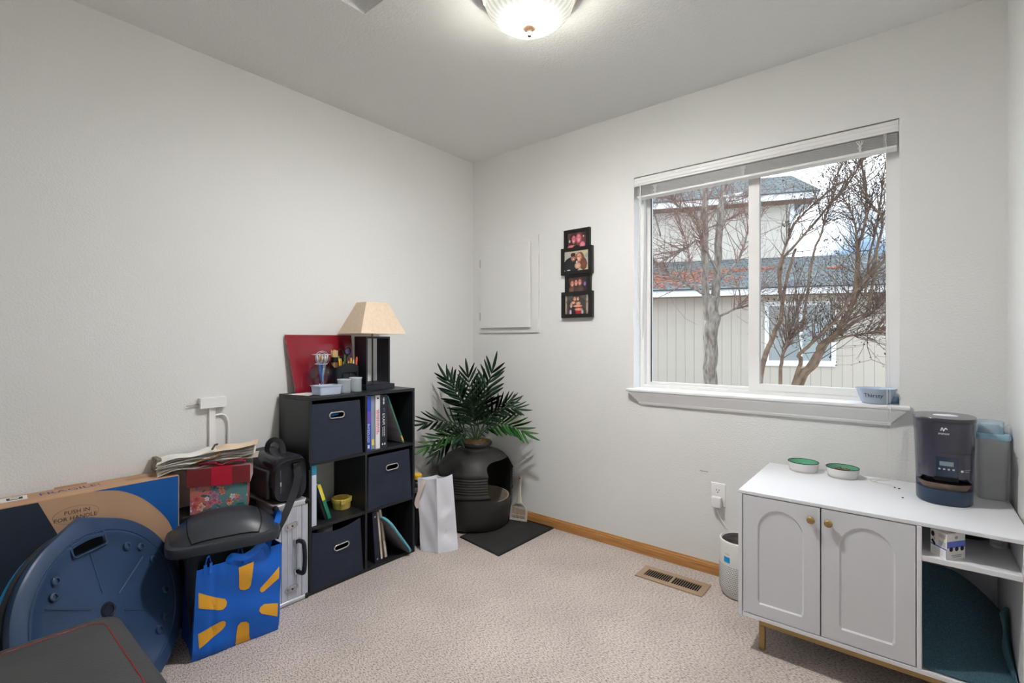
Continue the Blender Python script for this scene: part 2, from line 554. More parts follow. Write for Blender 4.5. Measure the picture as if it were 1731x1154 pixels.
bm = new(); box(bm, (BX0 + 0.010, 0.012, 1.957), (BX1 - 0.006, 0.063, 1.969), bev=0.002)
part('bottom_rail', bm, m_vinyl, bl)
for x in (1.355, 1.80, 2.262):
    bm = new()
    for k in range(5):
        tube(bm, [(x - 0.012 + 0.006 * k, 0.011, 2.016), (x - 0.006 + 0.004 * k, 0.009, 2.000 - 0.004 * (k % 2)), (x + 0.010 - 0.005 * k, 0.009, 1.984), (x - 0.004 + 0.003 * k, 0.010, 1.969)], 0.0016, 5)
    part('ladder_cord', bm, m_vinyl, bl)
bm = new(); tube(bm, [(1.277, 0.000, 2.022), (1.274, -0.001, 1.9), (1.262, -0.002, 1.26)], 0.0040, 8)
part('tilt_wand', bm, translucent_plastic('clear_wand', (226, 226, 226), 0.2), bl)
m_cord = M('white_cord', (226, 224, 218), rough=0.7)
for dx in (0.0, 0.006):
    bm = new()
    tube(bm, [(2.345 + dx, -0.002, 2.02), (2.350 + dx, -0.004, 1.6), (2.354 + dx, -0.006, 1.2), (2.356 + dx * 1.6, -0.052, 0.96), (2.357 + dx * 1.6, -0.060, 0.88),
              (2.358 + dx * 2, -0.050, 0.75), (2.355 + dx * 3, -0.044, 0.615), (2.34 + dx * 4, -0.060, 0.6075), (2.30 + dx * 5, -0.085, 0.607), (2.315, -0.125, 0.607),
              (2.36 + dx * 2, -0.13, 0.607), (2.392 + dx, -0.15, 0.607)], 0.0010, 5)
    part('lift_cord', bm, m_cord, bl)

# ------------------------------------------------------------------ outside: ground, neighbouring house, trees
bm = new(); box(bm, (-16, 0.17, -0.50), (18, 24, -0.35))
setp(part('ground', bm, M('pale_gravel', (160, 155, 146), rough=0.95, col2=(140, 135, 126), vs=4)), kind='structure')

HA = math.radians(22.9)
HO = Vector((0.4367, 6.8189, 0.0))
HM = Matrix.Translation(HO) @ Matrix.Rotation(HA, 4, 'Z')
house = thing('neighbour_house', 'pale two-storey house with grey shingle roofs seen through the window', 'house', mat4=HM)
m_side = M('cream_siding', (186, 177, 166), rough=0.8, var=0.03, vs=5, bump=0.1, bs=90)
m_side2 = M('white_siding', (192, 187, 178), rough=0.8, var=0.03, vs=5)
m_fasc = M('fascia_white', (222, 224, 226), rough=0.6, var=0.02)
m_soff = M('soffit_brown', (150, 128, 112), rough=0.85, var=0.06)
def shingle_mat():
    m = bpy.data.materials.new('grey_shingles')
    m.use_nodes = True
    n, l = m.node_tree.nodes, m.node_tree.links
    b = n['Principled BSDF']; b.inputs['Roughness'].default_value = 0.95
    tc = n.new('ShaderNodeTexCoord')
    br = n.new('ShaderNodeTexBrick')
    br.inputs['Scale'].default_value = 1.0
    br.inputs['Brick Width'].default_value = 0.22; br.inputs['Row Height'].default_value = 0.11
    br.inputs['Mortar Size'].default_value = 0.012
    br.inputs['Color1'].default_value = rgb((118, 126, 126)); br.inputs['Color2'].default_value = rgb((92, 100, 102))
    br.inputs['Mortar'].default_value = rgb((62, 67, 70))
    nz = n.new('ShaderNodeTexNoise'); nz.inputs['Scale'].default_value = 14
    mx = n.new('ShaderNodeMix'); mx.data_type = 'RGBA'; mx.blend_type = 'OVERLAY'; mx.inputs['Factor'].default_value = 0.5
    l.new(tc.outputs['Object'], br.inputs['Vector']); l.new(tc.outputs['Object'], nz.inputs['Vector'])
    l.new(br.outputs['Color'], mx.inputs['A']); l.new(nz.outputs['Color'], mx.inputs['B'])
    l.new(mx.outputs['Result'], b.inputs['Base Color'])
    return m
m_shin = shingle_mat()
# wall backing and siding boards (each board a piece)
bm = new(); box(bm, (-4.0, 0.012, -0.4), (4.6, 0.15, 2.0))
wl_ = part('wall', bm, m_side, house, world=False)
bm = new(); box(bm, (-0.0757, 0.003, -0.4), (0.0757, 0.012, 1.98), bev=0.0015, seg=1)
b0 = part('siding_board', bm, m_side, wl_, world=False)
b0.location.x = -2.6
for k in range(1, 34):
    c = b0.copy(); COL.objects.link(c); c.parent = wl_; c.location.x = -2.6 + k * 0.155
# lower eave: soffit, fascia, roof
bm = new(); box(bm, (-4.2, -0.38, 1.945), (4.8, 0.05, 1.962))
part('soffit', bm, m_soff, house, world=False)
bm = new(); box(bm, (-4.2, -0.42, 1.935), (4.8, -0.385, 2.045))
part('fascia', bm, m_fasc, house, world=False)
def slab(bm, a, b, c, d, t):
    q = [Vector(p) for p in (a, b, c, d)]
    loft(bm, [q, [p - Vector((0, 0, t)) for p in q]])
SH = (2.92 - 2.06) / 2.45
bm = new(); slab(bm, (-4.25, -0.45, 2.058), (4.85, -0.45, 2.058), (4.85, 2.0, 2.915), (-4.25, 2.0, 2.915), 0.02)
rf = part('lower_roof', bm, m_shin, house, world=False)
bm = new(); slab(bm, (-4.25, 2.0, 2.915), (4.85, 2.0, 2.915), (4.85, 4.4, 2.06), (-4.25, 4.4, 2.06), 0.02)
part('lower_roof', bm, m_shin, house, world=False)
# fallen leaves on the lower roof
rl = random.Random(3)
bm = new()
for k in range(1500):
    cl = rl.choice([(-1.6, 0.45, 0.5, 0.5), (-1.1, 0.6, 0.5, 0.42), (-0.75, 0.45, 0.45, 0.5), (-0.5, 0.85, 0.6, 0.18), (0.05, 0.95, 0.3, 0.08), (-1.9, 0.3, 0.3, 0.5), (1.35, 0.8, 0.12, 0.05), (-1.3, 0.15, 0.6, 0.4)])
    u, w = rl.gauss(cl[0], cl[2] * 0.55), max(-0.4, rl.gauss(cl[1], cl[3] * 0.7))
    z = 2.058 + (w + 0.45) * 0.3498 + 0.004
    s = rl.uniform(0.018, 0.04); a = rl.uniform(0, PI)
    p = [Vector((u + s * math.cos(a + q), w + s * 0.6 * math.sin(a + q), z + 0.35 * s * 0.6 * math.sin(a + q) + rl.uniform(0, 0.012))) for q in (0, PI / 2, PI, 1.5 * PI)]
    bm.faces.new([bm.verts.new(v) for v in p])
part('fallen_leaves', bm, M('dry_leaves', (176, 112, 88), rough=0.9, col2=(140, 84, 66), vs=9), house, world=False, kind='stuff', weld=False)
# window of the house
hw = part('window', box(new(), (0.05, -0.006, 0.78), (1.07, 0.02, 1.80)), m_dark, house, world=False)
bm = new(); ring_solid(bm, [(0.02, 0.735), (1.10, 0.735), (1.10, 1.84), (0.02, 1.84)], [(0.09, 0.81), (1.03, 0.81), (1.03, 1.765), (0.09, 1.765)], 0.015, -0.03, lambda u, v, d: (u, d, v))
part('window_casing', bm, m_fasc, hw, world=False)
bm = new(); box(bm, (0.555, -0.028, 0.81), (0.60, 0.0, 1.765))
part('mullion', bm, m_fasc, hw, world=False)
bm = new(); box(bm, (0.09, -0.024, 0.795), (1.03, -0.004, 0.83)); part('window_rail', bm, m_fasc, hw, world=False)
m_bl = M('far_blind', (150, 152, 150), rough=0.7, var=0.06, vs=3)
for x0, x1, z1, mt in ((0.10, 0.555, 1.22, m_bl), (0.60, 1.02, 1.76, M('far_blind_pale', (170, 176, 176), rough=0.7, var=0.05))):
    bm = new(); box(bm, (x0, -0.010, 0.83), (x1, -0.008, z1)); part('roller_blind', bm, mt, hw, world=False)
    bm = new(); box(bm, (x0, -0.020, 0.83), (x1, -0.017, 1.765)); part('pane', bm, glass_mat('house_glass', (246, 248, 248), 0.94, 0.1), hw, world=False)
bm = new(); box(bm, (0.10, -0.0095, 1.22), (0.555, -0.0085, 1.765)); part('dark_room', bm, M('far_room', (122, 110, 102), rough=0.8), hw, world=False)
# upper storey
bm = new(); box(bm, (-4.0, 2.02, 2.6), (0.90, 2.2, 4.12)); part('wall', bm, m_side2, house, world=False)
bm = new(); box(bm, (0.82, 2.2, 2.6), (0.90, 5.0, 4.12)); part('wall', bm, m_side2, house, world=False)
bm = new(); box(bm, (0.86, 1.985, 2.6), (0.965, 2.09, 4.10)); part('corner_board', bm, m_fasc, house, world=False)
bm = new(); box(bm, (-4.2, 1.62, 4.015), (1.27, 2.1, 4.03)); part('soffit', bm, m_soff, house, world=False)
bm = new(); box(bm, (-4.2, 1.58, 4.005), (1.30, 1.615, 4.135)); part('fascia', bm, m_fasc, house, world=False)
bm = new(); box(bm, (1.265, 1.615, 4.005), (1.30, 5.4, 4.135)); part('fascia', bm, m_fasc, house, world=False)
bm = new()
e0, e1, r0, r1 = (-4.25, 1.55, 4.145), (1.33, 1.55, 4.145), (-4.25, 3.1, 4.94), (1.18, 3.1, 4.94)
q = [e0, e1, r1, r0]; loft(bm, [q, [(a, b, c - 0.02) for a, b, c in q]])
part('upper_roof', bm, m_shin, house, world=False)
bm = new()
q = [e1, (1.33, 4.8, 4.145), r1]; loft(bm, [q, [(a, b, c - 0.02) for a, b, c in q]])
part('upper_roof', bm, m_shin, house, world=False)

LIMBS_A=[[(0.84,2.628,-0.192,0.0667),(0.836,2.624,0.687,0.0667),(0.845,2.632,1.021,0.0667),(0.85,2.636,1.384,0.0667),(0.836,2.624,1.627,0.0667)],[(0.826,2.616,1.384,0.0424),(0.805,2.589,1.644,0.0388),(0.803,2.576,1.987,0.0352),(0.806,2.568,2.348,0.0317),(0.809,2.559,2.767,0.0281),(0.816,2.554,3.245,0.0245),(0.805,2.535,3.722,0.021)],[(0.864,2.647,1.384,0.0485),(0.873,2.676,1.646,0.0446),(0.886,2.709,1.935,0.0407),(0.9,2.741,2.366,0.0367),(0.914,2.774,2.615,0.0328),(0.933,2.811,2.928,0.0288),(0.957,2.852,3.49,0.0247)],[(0.822,2.613,1.626,0.0182),(0.758,2.496,1.677,0.0162),(0.689,2.375,1.737,0.0143),(0.65,2.278,1.777,0.0123),(0.57,2.148,1.834,0.0105),(0.464,1.997,1.989,0.0086),(0.361,1.848,2.149,0.0068)],[(0.909,2.684,1.418,0.0121),(1.019,2.709,1.471,0.0105),(1.105,2.715,1.524,0.0089),(1.175,2.708,1.575,0.0073),(1.343,2.78,1.725,0.0058)],[(0.909,2.749,1.821,0.0171),(0.976,2.868,1.924,0.0155),(1.014,2.964,2.019,0.0137),(1.046,3.055,2.156,0.012),(1.072,3.14,2.354,0.0102),(1.097,3.226,2.545,0.0084)],[(0.917,2.69,1.824,0.0109),(0.782,2.477,2.167,0.01),(0.71,2.315,2.087,0.0092),(0.599,2.121,1.982,0.0083),(0.493,1.931,1.853,0.0075),(0.418,1.766,1.772,0.0067)],[(0.83,2.555,1.78,0.0084),(0.807,2.487,1.924,0.0074),(0.805,2.437,2.177,0.0065),(0.796,2.382,2.315,0.0056),(0.781,2.321,2.488,0.0047)],[(0.809,2.344,1.671,0.007),(0.77,2.247,1.863,0.0063),(0.767,2.18,2.06,0.0057),(0.744,2.097,2.218,0.0051),(0.715,2.008,2.398,0.0045)],[(0.801,2.467,2.232,0.0095),(0.773,2.38,2.378,0.0082),(0.736,2.284,2.429,0.007),(0.672,2.168,2.479,0.0058),(0.637,2.075,2.548,0.0046)],[(0.523,2.11,2.196,0.0081),(0.509,2.013,2.377,0.0069),(0.501,1.92,2.456,0.0057),(0.508,1.84,2.613,0.0045)],[(0.773,2.573,2.298,0.0097),(0.889,2.732,2.376,0.0086),(0.996,2.884,2.471,0.0074),(1.105,3.038,2.59,0.0062),(1.163,3.15,2.665,0.005)],[(0.785,2.583,2.313,0.0073),(0.868,2.683,2.489,0.0065),(0.941,2.775,2.592,0.0058),(1.061,2.905,2.636,0.0051),(1.118,2.984,2.681,0.0043)],]
LIMBS_B=[[(1.286,2.476,0.006,0.0279),(1.321,2.559,0.8,0.0257),(1.356,2.644,1.048,0.0235),(1.398,2.734,1.226,0.0213),(1.441,2.824,1.361,0.019),(1.45,2.887,1.545,0.0167),(1.471,2.959,1.778,0.0143),(1.534,3.066,2.093,0.0119)],[(1.477,2.632,0.006,0.0178),(1.484,2.594,0.763,0.0161),(1.502,2.566,0.995,0.0143),(1.536,2.551,1.109,0.0125),(1.564,2.531,1.208,0.0108),(1.598,2.515,1.334,0.0091),(1.679,2.539,1.582,0.0075)],[(1.443,2.604,0.006,0.0335),(1.591,2.711,0.761,0.0315),(1.694,2.78,0.921,0.0296),(1.751,2.813,1.036,0.0277),(1.786,2.827,1.137,0.0258),(1.876,2.887,1.209,0.0239),(1.944,2.928,1.337,0.022),(2.012,2.968,1.522,0.0201),(2.035,2.973,1.706,0.0182),(2.058,2.977,2.017,0.0164)],[(1.478,2.697,-0.006,0.0225),(1.624,2.826,0.755,0.021),(1.725,2.918,0.931,0.0194),(1.793,2.982,1.107,0.0178),(1.883,3.065,1.284,0.0162),(1.974,3.149,1.461,0.0146),(2.042,3.213,1.639,0.013),(2.11,3.278,1.818,0.0114)],[(1.533,2.678,0.586,0.0195),(1.611,2.703,0.878,0.0183),(1.639,2.687,0.994,0.0172),(1.628,2.639,1.038,0.016),(1.72,2.676,1.138,0.0149),(1.812,2.712,1.25,0.0138),(1.913,2.756,1.361,0.0126),(2.002,2.79,1.54,0.0115),(2.133,2.858,1.743,0.0105),(2.251,2.916,1.889,0.0094),(2.326,2.938,2.06,0.0083)],[(1.798,2.83,1.137,0.011),(1.924,2.894,1.194,0.0099),(2.047,2.956,1.223,0.0087),(2.148,3.0,1.243,0.0076),(2.247,3.042,1.264,0.0064),(2.431,3.153,1.332,0.0053)],[(1.92,2.93,1.223,0.0188),(1.984,3.02,1.31,0.0169),(2.093,3.149,1.398,0.015),(2.159,3.241,1.458,0.013),(2.237,3.344,1.608,0.0111),(2.374,3.494,1.818,0.0091)],[(1.457,2.848,1.543,0.0185),(1.427,2.875,1.727,0.0164),(1.421,2.909,1.92,0.0118),(1.515,2.998,2.281,0.0105),(1.574,3.06,2.395,0.0092),(1.677,3.157,2.533,0.0079),(1.798,3.269,2.672,0.0066),(1.901,3.366,2.765,0.0053)],[(1.457,2.848,1.543,0.0185),(1.427,2.875,1.727,0.0164),(1.437,2.987,1.984,0.0131),(1.527,3.044,2.117,0.0121),(1.66,3.137,2.306,0.0112),(1.801,3.236,2.517,0.0103),(1.907,3.306,2.659,0.0094),(2.003,3.369,2.834,0.0085),(2.065,3.403,2.953,0.0076),(2.152,3.458,3.026,0.0067),(2.221,3.499,3.11,0.0058)],[(2.059,2.979,1.635,0.012),(2.057,2.977,1.917,0.0109),(2.051,2.94,2.016,0.0095),(2.038,2.896,2.217,0.0081),(2.0,2.834,2.365,0.0067),(1.956,2.765,2.46,0.0053)],[(2.059,2.979,1.635,0.012),(2.049,2.971,1.99,0.0142),(2.082,2.997,2.156,0.0131),(2.106,3.017,2.281,0.012),(2.114,3.023,2.437,0.0109),(2.106,3.017,2.614,0.0098),(2.082,2.997,2.77,0.0087),(2.065,2.984,2.905,0.0076),(2.057,2.977,3.061,0.0065)],[(2.127,3.034,1.471,0.012),(2.176,2.945,1.799,0.0128),(2.191,2.983,2.006,0.0116),(2.229,3.04,2.184,0.0103),(2.22,3.059,2.323,0.0091),(2.163,3.038,2.38,0.0078),(2.122,3.03,2.447,0.0065)],[(1.615,2.874,1.257,0.012),(1.689,3.064,2.023,0.0105),(1.743,3.082,2.185,0.0093),(1.78,3.087,2.346,0.0081),(1.817,3.091,2.483,0.0069),(1.87,3.108,2.663,0.0057),(1.889,3.098,2.852,0.0046)],[(2.094,3.136,1.59,0.012),(2.131,3.167,1.987,0.01),(2.175,3.138,2.188,0.0085),(2.218,3.109,2.489,0.0071),(2.237,3.059,2.68,0.0057),(2.27,3.022,2.866,0.0043)]]
def smooth_path(pts, n=3):
    """Catmull-Rom through (x, y, z, r)"""
    P = [Vector(p) for p in pts]
    out = []
    for i in range(len(P) - 1):
        p0, p1, p2, p3 = P[max(i - 1, 0)], P[i], P[i + 1], P[min(i + 2, len(P) - 1)]
        for k in range(n):
            t = k / n
            out.append(0.5 * ((2 * p1) + (p2 - p0) * t + (2 * p0 - 5 * p1 + 4 * p2 - p3) * t * t + (3 * p1 - p0 - 3 * p2 + p3) * t ** 3))
    out.append(P[-1])
    return out
def tree(name, label, limbs, mat, twigmat, seed, ntwig, leafn, leafmat, base, up=0.5, tl=(0.25, 0.7)):
    rr = random.Random(seed)
    t = thing(name, label, 'tree', base)
    allp = []
    for i, L in enumerate(limbs):
        sp = smooth_path([tuple(p) for p in L], 4)
        V3 = [Vector(q[:3]) for q in sp]; R = [max(0.002, q[3]) for q in sp]
        jit = [v + Vector((rr.gauss(0, 1), rr.gauss(0, 1), rr.gauss(0, 1))) * r * 0.12 for v, r in zip(V3, R)]
        bm = new(); tube(bm, jit, R, 9)
        part('trunk' if R[0] > 0.03 else 'branch', bm, mat, t, smooth=60)
        allp.append((V3, R))
    bm = new(); tips = []
    for k in range(ntwig):
        V3, R = rr.choice(allp[1:])
        i = rr.randrange(max(1, len(V3) // 3), len(V3) - 1)
        p = V3[i].copy()
        d = (V3[i + 1] - V3[i]).normalized()
        d = (d + Vector((rr.gauss(0, 0.7), rr.gauss(0, 0.7), rr.gauss(0, 0.5) + up * 0.6))).normalized()
        L = rr.uniform(*tl); r = min(R[i] * 0.5, 0.0048)
        pts, rad = [p], [r]
        nseg = 5
        for s in range(nseg):
            d = (d + Vector((rr.gauss(0, 0.22), rr.gauss(0, 0.22), rr.gauss(0, 0.2) + 0.05))).normalized()
            p = p + d * L / nseg
            pts.append(p); rad.append(max(0.0011, r * (1 - (s + 1) / (nseg + 0.5))))
            if rr.random() < 0.55:
                d2 = (d + Vector((rr.gauss(0, 0.8), rr.gauss(0, 0.8), rr.gauss(0, 0.6)))).normalized()
                p2 = p + d2 * L * rr.uniform(0.15, 0.4)
                p3 = p2 + (d2 + Vector((rr.gauss(0, .3), rr.gauss(0, .3), .2))).normalized() * L * 0.2
                tube(bm, [p, p2, p3], [rad[-1] * 0.8, 0.0014, 0.001], 3, cap=False)
                tips += [p2, p3]
        tube(bm, pts, rad, 4, cap=False)
        tips.append(p)
    part('twigs', bm, twigmat, t, kind='stuff', weld=False)
    if leafn:
        bm = new()
        for k in range(leafn):
            p = rr.choice(tips)
            for q in range(rr.randint(1, 3)):
                c = p + Vector((rr.gauss(0, .02), rr.gauss(0, .02), rr.gauss(0, .02)))
                a, b = Vector((rr.gauss(0, 1), rr.gauss(0, 1), rr.gauss(0, 1))).normalized(), Vector((rr.gauss(0, 1), rr.gauss(0, 1), rr.gauss(0, 1))).normalized()
                s = rr.uniform(0.007, 0.016)
                bm.faces.new([bm.verts.new(c + a * s), bm.verts.new(c + b * s * .6), bm.verts.new(c - a * s), bm.verts.new(c - b * s * .6)])
        part('dry_leaves', bm, leafmat, t, kind='stuff', weld=False)
    return t
m_barkg = M('grey_bark', (160, 151, 142), rough=0.9, col2=(100, 90, 82), vs=14, stretch=(3, 3, 0.7), bump=0.6, bs=40)
m_barkb = M('brown_bark', (138, 116, 98), rough=0.9, col2=(92, 76, 64), vs=14, bump=0.5, bs=40)
tree('birch_tree', 'pale grey two-stemmed bare tree behind the left pane', LIMBS_A, m_barkg, M('twig_brown', (132, 106, 96), rough=0.9), 11, 420, 0, None, (0.84, 2.628, -0.36))
tree('bare_shrub_tree', 'brown many-stemmed bare tree leaning right behind the right pane', LIMBS_B, m_barkb, M('twig_dark', (100, 84, 74), rough=0.9), 5, 640, 1500, M('dry_seed_heads', (66, 58, 54), rough=0.9), (1.0, 2.35, -0.36))

# ------------------------------------------------------------------ ceiling lamp
LC = (1.375, -1.140)
lamp = thing('ceiling_lamp', 'flush ceiling lamp with lit fluted glass bowl and metal finial', 'lamp', (LC[0], LC[1], RZ))
LT = Matrix.Translation((LC[0], LC[1], 0))
m_nick = M('brushed_nickel', (176, 164, 152), rough=0.35, metal=0.9, var=0.05, vs=40)
bm = new(); lathe(bm, [(0.150, 2.4395), (0.186, 2.4395), (0.190, 2.432), (0.188, 2.420), (0.180, 2.410), (0.176, 2.398), (0.168, 2.392), (0.15, 2.392)], 64, LT)
part('pan', bm, m_nick, lamp, smooth=50)
def shade_mat():
    m = bpy.data.materials.new('lit_fluted_glass')
    m.use_nodes = True
    n, l = m.node_tree.nodes, m.node_tree.links
    b = n['Principled BSDF']
    b.inputs['Base Color'].default_value = rgb((140, 140, 128)); b.inputs['Roughness'].default_value = 0.25
    tc = n.new('ShaderNodeTexCoord')
    sp = n.new('ShaderNodeSeparateXYZ'); l.new(tc.outputs['Object'], sp.inputs['Vector'])
    r2 = n.new('ShaderNodeVectorMath'); r2.operation = 'LENGTH'
    cb = n.new('ShaderNodeCombineXYZ'); l.new(sp.outputs['X'], cb.inputs['X']); l.new(sp.outputs['Y'], cb.inputs['Y'])
    l.new(cb.outputs['Vector'], r2.inputs[0])
    mr = n.new('ShaderNodeMapRange'); mr.interpolation_type = 'SMOOTHSTEP'
    mr.inputs['From Min'].default_value = 0.0; mr.inputs['From Max'].default_value = 0.088
    mr.inputs['To Min'].default_value = LAMP_STRENGTH; mr.inputs['To Max'].default_value = 0.0
    l.new(r2.outputs['Value'], mr.inputs['Value'])
    # the flutes carry a little more and less light around the bowl
    at = n.new('ShaderNodeMath'); at.operation = 'ARCTAN2'
    l.new(sp.outputs['Y'], at.inputs[0]); l.new(sp.outputs['X'], at.inputs[1])
    k = n.new('ShaderNodeMath'); k.operation = 'MULTIPLY'; k.inputs[1].default_value = 36.0; l.new(at.outputs[0], k.inputs[0])
    sn = n.new('ShaderNodeMath'); sn.operation = 'COSINE'; l.new(k.outputs[0], sn.inputs[0])
    fl = n.new('ShaderNodeMath'); fl.operation = 'MULTIPLY_ADD'; fl.inputs[1].default_value = 0.12; fl.inputs[2].default_value = 0.72; l.new(sn.outputs[0], fl.inputs[0])
    # added glow band around the bowl's top edge, brightens the ceiling
    up = n.new('ShaderNodeMapRange'); up.interpolation_type = 'SMOOTHSTEP'
    up.inputs['From Min'].default_value = -0.060; up.inputs['From Max'].default_value = -0.045
    up.inputs['To Min'].default_value = 0.0; up.inputs['To Max'].default_value = LAMP_STRENGTH * 0.24
    l.new(sp.outputs['Z'], up.inputs['Value'])
    s1 = n.new('ShaderNodeMath'); s1.operation = 'ADD'; l.new(mr.outputs['Result'], s1.inputs[0]); l.new(fl.outputs[0], s1.inputs[1])
    gl_ = n.new('ShaderNodeMapRange'); gl_.interpolation_type = 'SMOOTHSTEP'
    gl_.inputs['From Min'].default_value = 0.07; gl_.inputs['From Max'].default_value = 0.135
    gl_.inputs['To Min'].default_value = 0.7; gl_.inputs['To Max'].default_value = 0.0
    l.new(r2.outputs['Value'], gl_.inputs['Value'])
    s0 = n.new('ShaderNodeMath'); s0.operation = 'ADD'; l.new(s1.outputs[0], s0.inputs[0]); l.new(gl_.outputs['Result'], s0.inputs[1])
    s2 = n.new('ShaderNodeMath'); s2.operation = 'ADD'; l.new(s0.outputs[0], s2.inputs[0]); l.new(up.outputs['Result'], s2.inputs[1])
    rp = n.new('ShaderNodeValToRGB')
    rp.color_ramp.elements[0].position = 0.55; rp.color_ramp.elements[0].color = (1.0, 0.985, 0.98, 1)
    rp.color_ramp.elements[1].position = 0.9; rp.color_ramp.elements[1].color = (0.96, 0.955, 0.84, 1)
    mr2 = n.new('ShaderNodeMapRange'); mr2.inputs['From Min'].default_value = 0.0; mr2.inputs['From Max'].default_value = 0.16
    l.new(r2.outputs['Value'], mr2.inputs['Value']); l.new(mr2.outputs['Result'], rp.inputs['Fac'])
    l.new(rp.outputs['Color'], b.inputs['Emission Color'])
    l.new(s2.outputs[0], b.inputs['Emission Strength'])
    return m
dome = [(r, 2.398 + (z - 2.398) * 0.90) for r, z in [(0.158, 2.398), (0.160, 2.385), (0.157, 2.365), (0.150, 2.345), (0.138, 2.325), (0.120, 2.307), (0.098, 2.295), (0.072, 2.286), (0.045, 2.281), (0.018, 2.279)]]
bm = new(); lathe(bm, dome, 144, LT, cap0=False, cap1=True, radial=lambda th, r, z: r * (1 + 0.012 * math.cos(36 * th)) + (0.004 * math.cos(12 * th) if z > 2.38 else 0))
part('glass_bowl', bm, shade_mat(), lamp, smooth=70)
bm = new(); lathe(bm, [(r, z + 0.012) for r, z in [(0.0, 2.2815), (0.026, 2.281), (0.027, 2.275), (0.023, 2.267), (0.012, 2.262), (0.006, 2.258), (0.005, 2.252), (0.0085, 2.247), (0.0085, 2.242), (0.0, 2.237)]], 32, LT)
part('finial', bm, M('finial_bronze', (120, 98, 78), rough=0.5, metal=0.3), lamp, smooth=50)

# ------------------------------------------------------------------ wall fittings
ap_ = thing('access_panel', 'white painted access panel door hinged on the back wall', 'panel', (0.33, 0.0, 1.22))
bm = new(); ring_solid(bm, [(0.073, 1.222), (0.590, 1.222), (0.590, 1.846), (0.073, 1.846)], [(0.115, 1.27), (0.535, 1.27), (0.535, 1.80), (0.115, 1.80)], 0.0, -0.013, lambda u, v, d: (u, d, v))
part('frame', bm, m_wall, ap_)
bm = new(); box(bm, (0.098, -0.032, 1.252), (0.534, -0.013, 1.818), bev=0.004, seg=1)
part('door', bm, m_wall, ap_)
for z in (1.335, 1.705):
    bm = new(); tube(bm, [(0.094, -0.020, z - 0.028), (0.094, -0.020, z + 0.028)], 0.0055, 10)
    part('hinge', bm, M('hinge_steel', (96, 92, 88), rough=0.4, metal=0.8), ap_, smooth=50)

# photo collage frame
cf = thing('photo_collage_frame', 'black four-opening photo frame hanging between the panel and the window', 'picture frame', (0.885, 0.0, 1.31))
def mixc(a, b, t): return tuple(a[i] + (b[i] - a[i]) * t for i in range(3))
def blob(u, v, cu, cv, ru, rv): return ((u - cu) / ru) ** 2 + ((v - cv) / rv) ** 2 < 1
def people(bg, figs, seed):
    rr = random.Random(seed)
    spots = [(rr.random(), rr.random(), rr.uniform(.05, .2), rr.choice(bg)) for _ in range(16)]
    def paint(u, v):
        c = bg[0]
        for su, sv, sr, sc in spots:
            if blob(u, v, su, sv, sr, sr * 1.2): c = sc
        for f in figs:
            k, cu, cv, ru, rv, col = f
            if blob(u, v, cu, cv, ru, rv):
                c = col
                x, y = (u - cu) / ru, (v - cv) / rv
                c = tuple(q * (1.0 - .22 * (x * x + y * y)) for q in c)
                if ru <= .125 and rv >= .1 and col[0] > 170 and 100 < col[1] < 185 and ru < rv:
                    if abs(abs(x) - .38) < .17 and abs(y - .22) < .10: c = (70, 44, 40)
                    if abs(x) < .42 and abs(y + .42 - .12 * x * x) < .11: c = (236, 214, 206) if abs(x) < .3 else (150, 60, 60)
                    if abs(x) < .09 and -.18 < y < .1: c = tuple(q * .82 for q in col)
        return c
    return paint
SK1, SK2 = (226, 160, 140), (208, 140, 116)
